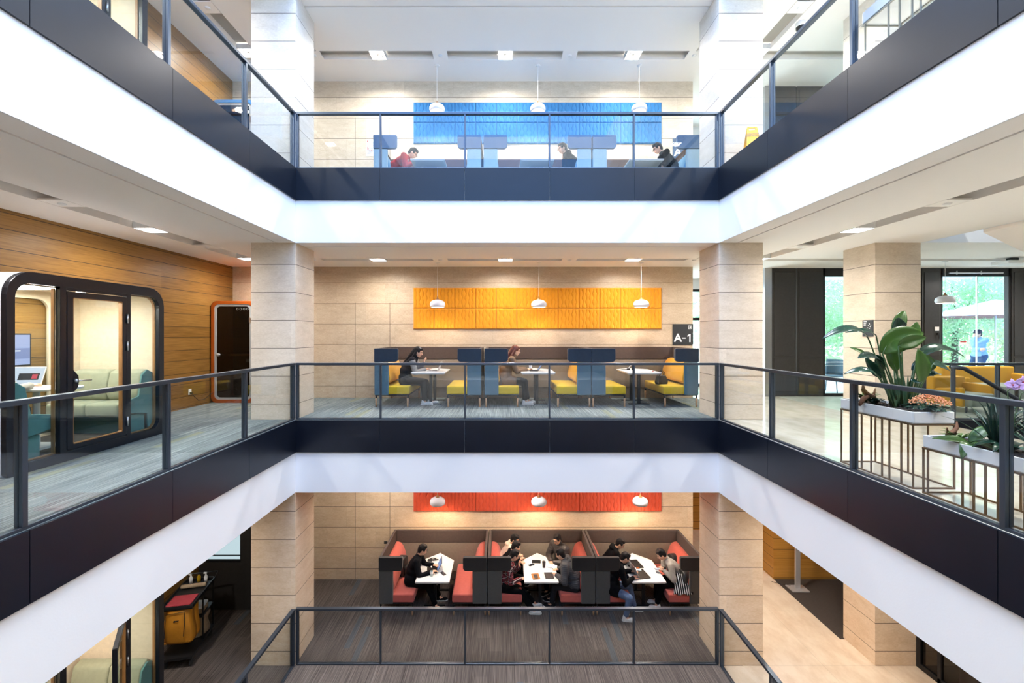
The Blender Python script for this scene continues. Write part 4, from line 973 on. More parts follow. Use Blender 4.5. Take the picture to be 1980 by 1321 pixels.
    if hair != 'none' and hair != 'beanie':
        b.ell(hd + hu * .032 - hf * .022, (.083, .092, .092), hm, 20, 14); b.ell(hd + hu * .076 + hf * .030, (.062, .052, .036), hm); b.ell(hd - hu * .020 - hf * .055, (.070, .052, .075), hm)
        for s in (-1, 1): b.ell(hd + hr * s * .064 + hu * .03 + hf * .02, (.018, .034, .036), hm)
        if hair == 'short':
            for k in range(9): a = k * .7; b.ell(hd + hu * .10 + hr * .045 * math.cos(a) + hf * .05 * math.sin(a), (.026, .026, .022), hm, 8, 6)
        if hair == 'long':
            cap(b, hd - hf * .055, sc - fwd * .09 - u2 * .02, .078, .065); cap(b, sc - fwd * .09 - u2 * .02, sc - fwd * .12 - u2 * .20, .065, .04)
            for s in (-1, 1): cap(b, hd + hr * s * .070 - hf * .02, sc + rt * s * .085 - fwd * .02 - u2 * .03, .030, .030)
        if hair == 'bob':
            for s in (-1, 1): cap(b, hd + hr * s * .068 - hf * .015, hd + hr * s * .066 - hu * .09 - hf * .01, .030, .022)
            cap(b, hd - hf * .06, hd - hf * .06 - hu * .09, .065, .05)
        organic(b, 'hair', hair_m, t, .009, 2, .012)
    if hair == 'beanie':
        b.ell(hd + hu * .045 - hf * .015, (.090, .104, .092), hm, 20, 14); organic(b, 'beanie', 'navy_cloth', t, .009, 2)
        b = MB(); b.ell(hd - hu * .03 - hf * .055, (.066, .048, .06), hm); organic(b, 'hair', hair_m, t, .01, 2)
    # eyes, mouth
    b = MB()
    for s in (-1, 1): b.ell(hd + hr * s * .030 + hu * .012 + hf * .0795, (.013, .006, .006), hm, 10, 6)
    b.build('eye', 'eye', t, smooth=True, fixn=False)['kind'] = 'stuff'
    b = MB()
    for s in (-1, 1): cap(b, hd + hr * s * .046 + hu * .033 + hf * .072, hd + hr * s * .016 + hu * .036 + hf * .086, .004, .0045, 6)
    b.build('eyebrow', hair_m, t, smooth=True, fixn=False)['kind'] = 'stuff'
    if 'mask' not in extra: MB().ell(hd - hu * .053 + hf * .0875, (.021, .008, .0065), hm, 10, 6).build('mouth', 'lip', t, smooth=True, fixn=False)
    if 'mask' in extra: MB().ell(hd - hu * .045 + hf * .045, (.058, .070, .050), hm, 20, 12).build('face_mask', 'mask_cloth', t, smooth=True, fixn=False)
    if 'glasses' in extra:
        b = MB()
        for s in (-1, 1):
            c = hd + hr * s * .033 + hu * .012 + hf * .102; b.tube([c + hr * .026 * math.cos(R(a)) + hu * .019 * math.sin(R(a)) for a in range(0, 361, 30)], .0028, 6); cap(b, c + hr * s * .026, hd + hr * s * .079 + hu * .006 + hf * .0, .0026, .0026, 6)
        cap(b, hd + hr * .008 + hu * .016 + hf * .104, hd - hr * .008 + hu * .016 + hf * .104, .0025, .0025, 6); b.build('glasses', 'plastic_black', t, smooth=True, fixn=False)
    if 'hood' in extra or 'hood_cream' in extra:
        b = MB(); cap(b, neck0 - rt * .075 - fwd * .04, neck0 - fwd * .105 - u2 * .02, .038, .05); cap(b, neck0 + rt * .075 - fwd * .04, neck0 - fwd * .105 - u2 * .02, .038, .05); cap(b, neck0 - rt * .07 - fwd * .02, neck0 - rt * .05 + fwd * .06 - u2 * .02, .032, .026); cap(b, neck0 + rt * .07 - fwd * .02, neck0 + rt * .05 + fwd * .06 - u2 * .02, .032, .026)
        organic(b, 'hood', top if 'hood' in extra else 'cream_cloth', t, .011, 3, .01)
    if 'turtleneck' in extra:
        b = MB(); cap(b, neck0, neck0 + u2 * .06, .075, .072); organic(b, 'collar', top, t, .01, 2)
    if 'hairclip' in extra:
        b = MB(); c = hd + hu * .10 + hr * .045 + hf * .02
        for a in (30, 90, 150): b.tube([c + hf * .03 * math.cos(R(a)) + hu * .02 * math.sin(R(a)), c - hf * .03 * math.cos(R(a)) - hu * .02 * math.sin(R(a))], .004, 6)
        b.build('hair_clip', 'white_gloss', t, fixn=False)
    if 'headband' in extra: pass
    return t
M['mask_cloth'] = mat('pale_blue_mask', 'd4e2ea', .8)
PXR, MXR = R(-90), R(90)      # facing towards +x / -x
# ---- middle gallery
person('person with long black hair and silver hair clip, chin on hand, left yellow booth', (-2.13, 9.82, MID), PXR, 20, 0, (22, -8), {1: (.02, .44, .765), -1: (-.10, .40, .90)},
       {1: (.10, .44, .085), -1: (-.05, .55, .085)}, top='charcoal_cloth', sleeves='stripe_sleeve', hair='long', fem=True, extra=('hairclip', 'turtleneck'), shoes='shoe_white', curl=(70, 20), handdir={-1: ((.2, .1, 1), (0, .8, .3))}, slouch=14)
person('person with long auburn hair in a brown coat working at the centre yellow booth', (.06, 9.85, MID), PXR, 16, 0, (15, 0), {1: (.08, .47, .765), -1: (-.10, .45, .765)},
       {1: (.08, .44, .085), -1: (-.07, .50, .085)}, top='coat_brown', hair='long', hair_m='hair_red', fem=True, shoes='shoe_white', hem=.13, extra=('turtleneck',), slouch=12)
# ---- top gallery
person('person in red hooded top bent over the table of the left pale blue booth', (-2.42, 9.85, UPP), PXR, 36, 0, (42, 0), {1: (.12, .50, .77), -1: (-.10, .50, .77)}, top='red_cloth', extra=('glasses', 'hood_cream'), slouch=16)
person('person in dark suit resting head on hand at the centre pale blue booth', (1.66, 9.85, UPP), MXR, 26, 0, (18, 12), {1: (.05, .30, .90), -1: (-.08, .22, .97)}, top='suit', slouch=14, curl=(50, 60), handdir={-1: ((.35, .15, 1), (.5, -.3, 0)), 1: ((-.3, .2, 1), (-.3, -.5, 0))}, extra=('glasses',))
person('person in black jacket and glasses leaning over the right pale blue table', (3.76, 9.80, UPP), MXR, 26, 0, (32, 0), {1: (.12, .48, .77), -1: (-.14, .46, .77)}, top='suit', extra=('glasses',), slouch=12)
# ---- lowest gallery
person('person in black suit typing on a laptop in the left coral booth', (-2.02, 9.88, FLO), PXR, 18, 0, (22, 10), {1: (.18, .47, .775), -1: (-.10, .48, .79)}, {1: (.22, .58, .085), -1: (-.10, .62, .085)}, top='suit', extra=('glasses',), slouch=8)
person('person in cream hooded top and face mask, back corner of the centre coral booth', (.00, 10.46, FLO), PXR, 22, 0, (22, -25), {1: (.18, .40, .76), -1: (-.05, .38, .76)}, top='cream_cloth', extra=('mask', 'hood'), slouch=10)
person('person in dark top between the cream hoodie and the plaid shirt', (.0, 10.10, FLO), PXR, 22, 0, (26, 8), {1: (.05, .36, .90), -1: (-.05, .40, .77)}, top='black_cloth', slouch=12, curl=(25, 60), handdir={1: ((-.1, 0, 1), (0, .2, 0))})
person('person in red and white plaid shirt with hand at chin, nearest the glass railing', (-.01, 9.66, FLO), PXR, 18, 0, (26, 8), {1: (.13, .40, .72), -1: (-.04, .38, .90)}, {1: (.16, .66, .085), -1: (-.10, .70, .085)}, top='plaid', shoes='shoe_white', slouch=12, curl=(60, 20), handdir={-1: ((.1, -.1, 1), (0, .3, 0))}, hem=.04)
person('person in black quilted jacket and glasses facing the room, back right of the centre booth', (1.40, 10.44, FLO), R(132), 9, 0, (18, 0), {1: (.05, .34, .74), -1: (-.06, .34, .74)}, top='puffer_dark', puff=.022, extra=('glasses', 'turtleneck'), slouch=8, curl=(45, 45), elbow_out=1.0)
person('person in grey quilted jacket turned away, front right of the centre coral booth', (1.58, 9.66, FLO), R(74), 24, 0, (26, -6), {1: (.14, .38, .74), -1: (-.14, .38, .74)}, {1: (.12, .55, .085), -1: (-.08, .50, .085)}, top='puffer_grey', puff=.022, slouch=10, pants='charcoal_cloth', extra=('hood',))
person('smiling person in black hooded top, rear left of the right coral booth', (2.38, 10.30, FLO), PXR, 24, 0, (30, -20), {1: (.14, .42, .77), -1: (-.10, .42, .77)}, top='black_cloth', extra=('hood',), slouch=12, pants='denim')
person('person in black jacket and blue jeans, front left of the right coral booth', (2.32, 9.62, FLO), PXR, 22, 0, (34, 4), {1: (.14, .46, .77), -1: (-.10, .48, .78)}, {1: (.36, .24, .085), -1: (.02, .52, .085)}, top='black_cloth', pants='denim', shoes='shoe_white', slouch=12, hem=.11, knee_pole={1: (.8, .9, .6)})
person('person in grey sweater holding a phone at the right coral booth', (3.88, 9.84, FLO), MXR, 28, 0, (36, 0), {1: (.00, .36, .80), -1: (-.12, .36, .80)}, {1: (.05, .48, .085), -1: (-.14, .52, .085)}, top='grey_knit', hair='short', slouch=14, curl=(45, 45), shoes='shoe_white')
# ---- pod and terrace
person('person in grey sleeve reaching for the laptop inside the meeting pod', (-5.96, 5.02, MID + .10), 0, 10, 0, (15, 0), {1: (.22, .42, .80), -1: (-.12, .42, .80)}, top='coat_brown', sleeves='grey_knit', hip_z=.55)
person('person in blue sweater and dark beanie standing with folded arms on the terrace', (14.45, 13.55, -.03), R(98), 0, 0, (12, -10), {1: (-.14, .20, 1.12), -1: (.02, .12, 1.47)}, top='sky_knit', pants='jean_blue', hair='beanie', stand=True, slouch=0, puff=.006, elbow_out=.05, fem=True, curl=(60, 30), handdir={-1: ((.3, 0, 1), (0, -1, 0)), 1: ((-1, 0, .1), (0, -1, 0))})

# bake the organic shapes into plain meshes
dg = bpy.context.evaluated_depsgraph_get(); dg.update()
baked = [(o, bpy.data.meshes.new_from_object(o.evaluated_get(dg), depsgraph=dg)) for o in REM]
for o, me in baked:
    old = o.data; o.modifiers.clear(); me.name = old.name; o.data = me
    if len(me.polygons): me.shade_smooth()

# ================================================================ THINGS ON TABLES
def TT(z): return z + .7305
laptop('open silver laptop on the left yellow booth table', (-1.62, 9.78, TT(0)), R(-90), 'white_alu', 'scr_page', 112)
laptop('open tablet with blue screen on the centre yellow booth table', (.60, 9.83, TT(0)), R(-90), 'plastic_black', 'scr_code', 125, (.26, .18), 'tablet')
def cup(label, loc, body='paper', lid='paper', h=.12):
    t = thing('paper_cup', label, 'cup', loc); MB().lathe([(0, 0), (.028, 0), (.038, h), (0, h)]).build('cup_body', body, t, smooth=None, bevel=.002); MB().lathe([(0, h), (.040, h), (.040, h + .008), (.034, h + .018), (0, h + .018)]).build('lid', lid, t); return t
cup('tall white paper cup on the centre yellow booth table', (.64, 10.12, TT(0)), lid='plastic_black')
cup('dark brown paper cup with black lid in the middle of the centre coral table', (.93, 9.98, TT(FLO)), 'felt_brown', 'plastic_black')
cup('small white lidded cup under the right pendant on the right coral table', (2.92, 10.36, TT(FLO)), 'mask_cloth', 'mask_cloth', .08)
def flat(name, label, cat, loc, rz, w_, d_, h, m, sub=None, bev=.003):
    t = thing(name, label, cat, loc, rz); MB().prism(rrect(-w_ / 2, -d_ / 2, w_ / 2, d_ / 2, min(w_, d_) * .08, 3), 2, 0.0005, h).build('case' if cat in ('phone', 'tablet') else 'cover', m, t, bevel=min(bev, h * .3))
    if sub: MB().box((-w_ / 2 * sub[1], -d_ / 2 * sub[1], h), (w_ / 2 * sub[1], d_ / 2 * sub[1], h + .0012)).build('display' if cat in ('phone', 'tablet') else 'page', sub[0], t)
    return t
laptop('black laptop with blue screen in front of the suited person, left coral table', (-1.66, 9.88, TT(FLO)), R(-82), 'plastic_black', 'scr_code', 118)
flat('mobile_phone', 'black phone lying near the front of the left coral table', 'phone', (-1.28, 9.72, TT(FLO)), R(35), .075, .15, .009, 'plastic_black', ('scr_off', .92))
t = thing('cable', 'coiled black charger cable at the back of the left coral table', 'cable', (-1.55, 10.28, TT(FLO)))
MB().tube([(.10 * math.cos(k * .6) * (1 - k * .015) - .02 * k * .1, .05 * math.sin(k * .6) + .01 * math.sin(k), .008 + .0015 * k) for k in range(28)], .006, 6).box((-.16, -.04, 0), (-.06, .02, .035)).build('coil', 'plastic_black', t)
t = thing('water_bottle', 'clear plastic water bottle on the left coral table', 'bottle', (-1.52, 9.62, TT(FLO)))
MB().lathe([(0, .001), (.030, .001), (.033, .01), (.033, .13), (.028, .155), (.013, .185), (.012, .195), (0, .195)]).build('bottle_body', 'clear', t, smooth=True); MB().cyl((0, 0, .190), (0, 0, .212), .015, seg=18).build('cap', 'white_gloss', t)
MB().lathe([(.0332, .05), (.0335, .055), (.0335, .105), (.0332, .11)]).build('label_band', 'paper', t)
# centre coral table
flat('tablet', 'black tablet lying at the front of the centre coral table', 'tablet', (1.01, 9.64, TT(FLO)), R(3), .19, .25, .010, 'plastic_black', ('scr_off', .9))
flat('paper_sheet', 'white sheet of paper behind the tablet on the centre coral table', 'paper', (.99, 9.86, TT(FLO)), R(2), .21, .18, .003, 'paper')
flat('notebook', 'tan notebook under a black phone on the centre coral table', 'notebook', (.72, 9.60, TT(FLO)), R(6), .16, .22, .014, 'kraft')
flat('mobile_phone', 'black phone on the tan notebook', 'phone', (.72, 9.58, TT(FLO) + .0145), R(4), .075, .15, .008, 'plastic_black', ('scr_off', .92))
flat('notebook', 'black notebook with red edge at the back of the centre coral table', 'notebook', (.78, 10.22, TT(FLO)), R(-4), .20, .12, .02, 'plastic_black')
flat('paper_sheet', 'open white papers beside the brown cup on the centre coral table', 'paper', (1.12, 10.02, TT(FLO)), R(-8), .22, .14, .004, 'paper')
flat('mobile_phone', 'small black phone between the plaid shirt and the dark notebook', 'phone', (.66, 10.08, TT(FLO)), R(-60), .07, .14, .009, 'plastic_black', ('scr_off', .92))
t = thing('pen', 'black pen lying beside the papers of the centre coral table', 'pen', (1.06, 9.95, TT(FLO) + .004)); MB().cyl((-.05, .04, .002), (.07, -.03, .002), .0045).build('barrel', 'plastic_black', t)
# right coral table
laptop('large open laptop beside the grey sweater, front of the right coral table', (3.14, 9.72, TT(FLO)), R(100), 'plastic_black', 'scr_page', 112, (.38, .26), lidc='white_alu')
laptop('open black laptop at the back of the right coral table', (3.13, 10.14, TT(FLO)), R(100), 'plastic_black', 'scr_page', 115, (.36, .25), lidc='white_alu')
for lb, x, y, r_ in (('black phone beside the back laptop on the right coral table', 2.97, 10.20, 10), ('black phone next to the black hoodie on the right coral table', 2.90, 10.02, 60), ('black phone before the jeans wearer on the right coral table', 2.98, 9.68, 75)):
    flat('mobile_phone', lb, 'phone', (x, y, TT(FLO)), R(r_), .075, .15, .010, 'plastic_black', ('scr_off', .92))
flat('notebook', 'dark notebook at the left edge of the right coral table', 'notebook', (2.84, 9.82, TT(FLO)), R(80), .14, .2, .02, 'charcoal_cloth')
flat('mobile_phone', 'phone with lit screen in the hands of the grey sweater', 'phone', (3.42, 9.79, FLO + .79), R(90), .075, .15, .009, 'plastic_black', ('scr_page', .92))
t = thing('snack_bag', 'crumpled pale blue snack bag on the right coral table', 'snack bag', (2.98, 9.84, TT(FLO)))
b = MB(); random.seed(3)
for k in range(7): b.ell((random.uniform(-.07, .07), random.uniform(-.05, .05), .02), (.045, .035, .02), Matrix.Rotation(random.uniform(0, 3), 3, 'Z'), 8, 6)
b.build('wrapper', 'mask_cloth', t); MB().box((-.02, .02, .035), (.05, .06, .05)).build('orange_label', 'pod_orange', t)
# right yellow table bits
t = thing('desk_clutter_cable', 'white and black charging cables on the right yellow table', 'cable', (2.82, 10.05, TT(0)))
MB().tube([(-.14, 0, .01), (-.05, .02, .02), (.02, 0, .05), (.08, -.02, .12), (.12, 0, .15)], .007, 6).build('white_cable', 'white', t, smooth=True)
MB().tube([(-.18, -.02, .006), (-.08, -.04, .02), (0, -.02, .012), (.03, 0, .03)], .008, 6).box((-.02, -.04, 0), (.04, .0, .04)).cyl((.10, 0, 0), (.10, 0, .10), .015).build('black_adapter', 'plastic_black', t)
t = thing('red_cap', 'small red cap on the front edge of the right yellow table', 'cap', (3.24, 9.62, TT(0))); MB().lathe([(0, 0), (.018, 0), (.016, .014), (0, .016)]).build('cap_body', 'red', t)
# bags
def handbag(label, loc, rz, m='plastic_black', s=1):
    t = thing('handbag', label, 'bag', loc, rz)
    b = MB(); b.prism([(-.13 * s, 0), (.13 * s, 0), (.14 * s, .06 * s), (.09 * s, .19 * s), (-.09 * s, .19 * s), (-.14 * s, .06 * s)], 1, -.06 * s, .06 * s); b.build('bag_body', m, t, bevel=.02, smooth=None, seg=3)
    for y in (-.03, .03): MB().tube([(-.08 * s, y, .17 * s), (-.07 * s, y, .25 * s), (0, y, .30 * s), (.07 * s, y, .25 * s), (.08 * s, y, .17 * s)], .007, 6).build('strap', m, t, smooth=True)
    MB().lathe([(0, .19 * s), (.02, .19 * s), (.02, .21 * s), (0, .215 * s)]).build('clasp', 'chrome', t); return t
M['leather'] = mat('black_leather', (.02, .019, .02), .35, bump=.4, bump_scale=90)
handbag('small black leather handbag on the right yellow bench', (3.50, 9.84, .437), R(20), 'leather')
handbag('dark brown bag lying behind the auburn haired person on the yellow bench', (-.10, 9.62, .437), R(10), 'felt_brown', .75)
def backpack(label, loc, rz):
    t = thing('backpack', label, 'backpack', loc, rz); MB().prism(rrect(-.15, 0, .15, .42, (.04, .04, .12, .12)), 1, -.08, .08).build('pack_body', 'leather', t, bevel=.025, smooth=None, seg=3)
    MB().prism(rrect(-.11, .03, .11, .22, .04), 1, -.115, -.08).build('front_pocket', 'leather', t, bevel=.012, smooth=None)
    for x in (-.07, .07): MB().tube([(x, .08, .38), (x, .13, .30), (x, .12, .14), (x, .08, .05)], .015, 8).build('strap', 'leather', t, smooth=True)
    return t
backpack('black backpack behind the suited person on the left coral bench', (-2.28, 10.24, FLO + .438), R(80))
backpack('black backpack behind the striped garment on the right coral bench', (3.93, 9.645, FLO + .438), R(-80))
backpack('black backpack at the back of the right coral bench', (3.95, 10.32, FLO + .438), R(-80))
# striped cloth draped on the bench
M['bw_stripe'] = stripes('striped_cloth', '141414', 'd8d6d2', .045, .008, 0)
t = thing('striped_scarf', 'black and white striped garment draped over the right coral bench', 'garment', (3.80, 9.50, FLO + .442))
b = MB()
def drape(u, v):
    x = (-.17 + .36 * u) * (1.15 - .35 * v); y = -.10 + .20 * v + .012 * math.sin(16 * u); base = .015 + .34 * v ** .9 + .012 * math.sin(14 * u + 5 * v)
    return (x + .05 * v, y, max(.008, base))
b.grid(drape, 30, 20); b.build('cloth', 'bw_stripe', t, smooth=True, solid=.008)
# ================================================================ PLANTERS AND PLANTS
M['leaf_green'] = mat('leaf_green', '38591f', .34, noise_amt=.12, noise_scale=8); M['leaf_dark'] = mat('leaf_dark_green', '1a382b', .22, noise_amt=.12, noise_scale=8)
M['leaf_olive'] = mat('leaf_olive', '5c7634', .4, noise_amt=.15, noise_scale=12); M['stem_green'] = mat('stem_green', '3d5a34', .4)
M['orange_bloom'] = mat('apricot_bloom', 'e0986c', .6, noise_amt=.15, noise_scale=60); M['lilac'] = mat('lilac_petal', 'b89ad0', .5, noise_amt=.08, noise_scale=30)
M['driftwood'] = mat('driftwood', '6b4630', .8, noise_amt=.25, noise_scale=20, bump=.6, bump_scale=40)
def leaf(b, p0, p1, p2, w_, nrm, fold=.18, n=12):
    """blade along a bezier p0-p1-p2 with a folded, tapered outline facing nrm"""
    p0, p1, p2 = Vector(p0), Vector(p1), Vector(p2); nv = 6
    def pt(t): return p0 * (1 - t) ** 2 + p1 * 2 * t * (1 - t) + p2 * t * t
    def f(u, v):
        c = pt(u); d = (pt(min(u + .02, 1)) - pt(max(u - .02, 0))).normalized(); nn = Vector(nrm); nn = (nn - d * nn.dot(d)).normalized(); s = d.cross(nn)
        ww = w_ * .5 * (math.sin(math.pi * min(1, u * .96 + .03)) ** .75) * (1 - .25 * u); k = (v - .5) * 2
        return c + s * k * ww + nn * (abs(k) ** 1.3 * fold * ww + .02 * ww * math.sin(u * 40) * abs(k))
    b.grid(f, n, nv); return b
def planter(label, loc, L, z0, z1, ys, tube_m, W_=.42):
    t = thing('planter', label, 'planter', loc)
    MB().ring_prism(rrect(0, 0, W_, L, .02, 3), rrect(.02, .02, W_ - .02, L - .02, .015, 3), 2, z0 + .01, z1).box((.01, .01, z0), (W_ - .01, L - .01, z0 + .012)).build('trough', 'white_gloss', t, bevel=.002)
    so = MB(); random.seed(int(L * 100)); so.grid(lambda u, v: (.02 + u * (W_ - .04), .02 + v * (L - .04), z1 - .03 + .028 * noise.noise(Vector((u * 14, v * 34, 3)))), 22, 70); so.build('soil', 'soil', t, solid=.01)
    b = MB(); r = .011
    for x in (0, W_ - .015):
        b.box((x, 0, z0 - .015), (x + .015, L, z0)); b.box((x, 0, 0.0), (x + .015, L, .015))
    for y in (0, L - .015):
        b.box((.015, y, z0 - .015), (W_ - .015, y + .015, z0)); b.box((.015, y, 0), (W_ - .015, y + .015, .015))
    b.build('frame', tube_m, t)
    for y in ys:
        MB().box((0.001, y, .014), (.014, y + .013, z0 - .014)).build('upright', tube_m, t)
    for y in ys[::2]: MB().box((W_ - .014, y, .014), (W_ - .001, y + .013, z0 - .014)).build('upright', tube_m, t)
    return t
M['silver_tube'] = mat('satin_silver_tube', '8d8a80', .35, .7)
ysa = [.0, .13, .27, .36, .50, .63, .93]; ysb = [.0 + .094 * k for k in range(14)] + [1.54, 1.586]
planter('white trough planter on bronze frame holding the tall broad leaved plant', (4.04, 4.40, MID), .95, .64, .757, ysa, 'bronze')
planter('lower white trough planter on bronze frame holding the orchid', (4.035, 2.70, MID), 1.60, .44, .557, ysb, 'bronze')
planter('white trough planter on silver frame behind the right railing of the top gallery', (4.04, 4.05, UPP), .98, .50, .63, ysa, 'silver_tube')
planter('second trough planter on silver frame, nearer on the top gallery', (4.04, 2.90, UPP), 1.05, .64, .757, ysa[:-1] + [1.0], 'silver_tube')
t = thing('bird_of_paradise_plant', 'tall plant with broad glossy paddle leaves in the higher planter', 'plant', (4.28, 4.85, .735))
LV_ = [((-.047, .01), (-.27, .744), (-.477, .844), (-.753, .741), .068, 'u', .05), ((.019, .01), (.008, .777), (-.135, .827), (-.303, .807), .051, 'u', .28), ((.041, .01), (.091, .777), (.058, .882), (.058, .973), .166, 'f', .1),
((.108, .01), (.146, .794), (.207, .938), (.298, 1.057), .116, 'f', .22), ((.13, .01), (.185, .628), (.273, .772), (.35, .929), .182, 'f', .15), ((-.003, .01), (-.201, .584), (-.047, .739), (.249, .8), .21, 'f', -.05),
((.019, .01), (-.091, .662), (.019, .717), (.176, .755), .121, 'f', -.12), ((.086, .01), (.091, .286), (.052, .452), (.019, .64), .182, 'f', -.18), ((.152, .01), (.218, .397), (.262, .496), (.301, .573), .166, 'f', -.05),
((.13, .01), (.196, .518), (.395, .64), (.662, .535), .068, 'u', -.02), ((.141, .01), (.218, .386), (.362, .474), (.56, .452), .077, 'u', .05), ((.152, .01), (.207, .339), (.306, .38), (.428, .35), .044, 'u', -.1),
((.008, .01), (-.135, .441), (-.29, .546), (-.442, .531), .073, 'u', 0), ((-.003, .01), (-.069, .342), (-.201, .408), (-.262, .54), .121, 'f', .08), ((-.069, -.001), (-.29, .344), (-.444, .408), (-.608, .361), .049, 'u', -.1),
((.019, .01), (-.179, .573), (-.257, .606), (-.328, .645), .038, 'f', .2), ((.041, .01), (-.041, .364), (-.091, .474), (-.135, .562), .105, 'f', .15), ((.086, .01), (.185, .529), (.174, .595), (.163, .656), .094, 'f', .25),
((.064, .01), (.008, .386), (-.047, .54), (-.069, .64), .132, 'f', .02), ((.119, .01), (.246, .474), (.328, .441), (.411, .397), .077, 'u', -.15), ((.052, -.001), (.019, .275), (.008, .297), (.041, .303), .044, 'u', -.2)]
random.seed(5)
for k, (s, b0, m0, t0, w_, nn, dy) in enumerate(LV_):
    sy = dy * .35; P = lambda q, y: (q[0], y, q[1])
    nv = (random.uniform(-.22, .22), -1, random.uniform(-.1, .4)) if nn == 'f' else (random.uniform(-.2, .2), -.55, 1)
    w2 = w_ * (1.38 if nn == 'f' else 2.3)
    m0 = (2 * m0[0] - .5 * (b0[0] + t0[0]), 2 * m0[1] - .5 * (b0[1] + t0[1]))
    lf = leaf(MB(), P(b0, dy), P(m0, dy - .03), P(t0, dy + random.uniform(-.06, .06)), w2, nv, .30, 16).build('leaf', ('leaf_green', 'leaf_dark')[nn == 'u' or k in (2, 17, 13, 16)], t, smooth=True, solid=.002)
    MB().tube([P(s, sy), P(((s[0] * .6 + b0[0] * .4), (s[1] + b0[1]) * .5), (sy + dy) * .5), P(b0, dy), P((b0[0] * .6 + m0[0] * .4, b0[1] * .6 + m0[1] * .4), dy - .01)], [.011, .009, .007, .003], 8).build('stem', 'stem_green', t, smooth=True)
for k in range(7):
    x = -.04 + .03 * k; leaf(MB(), (x, -.03 + .02 * (k % 3), 0), (x + .01, 0, .18), (x * 1.7, .02, .34), .055, (random.uniform(-.6, .6), -1, 0), .8).build('sheath', 'stem_green', t, smooth=True, solid=.002)
def rosette(name, label, cat, loc, n, r, h, w_, m, seed, droop=.3, m2=None):
    t = thing(name, label, cat, loc); random.seed(seed)
    for k in range(n):
        a = 2.4 * k + random.uniform(-.3, .3); q = r * random.uniform(.7, 1.05); hh = h * random.uniform(.6, 1.1)
        d = Vector((math.cos(a), math.sin(a), 0))
        leaf(MB(), d * .015, d * q * .45 + Vector((0, 0, hh)), d * q + Vector((0, 0, hh * (1 - droop))), w_ * random.uniform(.8, 1.1), Vector((0, 0, 1)) + d * -.3, .35, 10).build('leaf', m2 if m2 and k % 3 == 0 else m, t, smooth=True, solid=.0015)
    return t
ka = rosette('flowering_kalanchoe', 'low plant with clusters of apricot flowers at the near end of the higher planter', 'plant', (4.30, 4.52, .74), 30, .20, .09, .10, 'leaf_dark', 3, .55)
b = MB(); random.seed(9)
for k in range(300):
    a = random.uniform(0, 6.3); q = .16 * math.sqrt(random.random()); b.ell((q * math.cos(a) + .02, q * math.sin(a), .155 + .03 * random.random() - q * q * 3.2), (.0078, .0078, .0065), None, 7, 5)
bl = b.build('blossom', 'orange_bloom', ka, smooth=True); bl['kind'] = 'stuff'
for k in range(9): MB().tube([(.01 * math.cos(k), .01 * math.sin(k), 0), (.09 * math.cos(k * .7), .09 * math.sin(k * .7), .13)], .003, 6).build('stem', 'stem_green', ka)
rosette('bromeliad', 'olive leaved bromeliad at the far end of the higher planter', 'plant', (4.20, 5.18, .74), 18, .16, .12, .045, 'leaf_olive', 4, .2, 'leaf_green')
rosette('foliage_plant', 'dark small leaved plant between the bromeliad and the paddle leaves', 'plant', (4.17, 5.02, .74), 16, .12, .08, .06, 'leaf_dark', 14, .3)
def drift(label, loc, s, rz):
    t = thing('driftwood', label, 'driftwood', loc, rz)
    MB().tube([(-.12 * s, 0, .01), (-.06 * s, .01, .07 * s), (0, 0, .08 * s), (.05 * s, -.01, .13 * s), (.07 * s, 0, .19 * s)], [.012 * s, .02 * s, .026 * s, .018 * s, .006 * s], 8).tube([(0, 0, .08 * s), (.07 * s, 0, .05 * s), (.13 * s, .01, .0)], [.022 * s, .02 * s, .013 * s], 8).tube([(-.06 * s, .01, .07 * s), (-.10 * s, 0, .14 * s)], [.014 * s, .005 * s], 8).build('branch', 'driftwood', t, smooth=True); return t
drift('brown twisted driftwood at the far end of the higher planter', (4.13, 5.05, .735), 1.25, R(200)); drift('brown driftwood piece at the far end of the lower planter', (4.20, 4.17, .535), .9, R(20))
t = thing('moth_orchid', 'lilac moth orchid with arching stems in the lower planter', 'plant', (4.22, 3.72, .535))
random.seed(12)
for k in range(6):
    a = (200, 250, 300, 20, 120, 160)[k]; d = Vector((math.cos(R(a)), math.sin(R(a)), 0)); leaf(MB(), (0, 0, .01), d * .13 + Vector((0, 0, .12)), d * .24 + Vector((0, 0, .03)), .085, (0, 0, 1), .3).build('leaf', 'leaf_dark', t, smooth=True, solid=.003)
fl = [(-.07, .575), (.00, .600), (.05, .585), (.105, .590), (.095, .53), (.17, .52), (.235, .50), (-.03, .56)]
MB().tube([(0, 0, .02), (-.02, -.01, .30), (-.05, -.03, .52), (.0, -.05, .585), (.12, -.06, .57)], .004, 6).tube([(.02, 0, .02), (.03, -.01, .30), (.05, -.04, .50), (.12, -.07, .545), (.27, -.09, .48)], .004, 6).build('flower_stem', 'stem_green', t, smooth=True)
for k, (x, z) in enumerate(fl):
    c = Vector((x, -.08 - .01 * (k % 3), z)); b = MB(); nrm = Vector((random.uniform(-.5, .2), -1, random.uniform(-.1, .3))).normalized(); q = nrm.to_track_quat('Z', 'Y').to_matrix()
    for a, L, w_ in ((90, .052, .038), (210, .050, .036), (330, .050, .036), (10, .054, .066), (170, .054, .066)):
        d = Vector((math.cos(R(a)), math.sin(R(a)), 0)); b.bm.faces.ensure_lookup_table(); leaf(b, c, c + q @ (d * L * .5 + Vector((0, 0, .012))), c + q @ (d * L), w_, nrm, .1, 6)
    f_ = b.build('blossom', 'lilac', t, smooth=True, solid=.0012)
    MB().ell(c + nrm * .008, (.005, .005, .006)).build('blossom_lip', 'redink', f_, smooth=True)
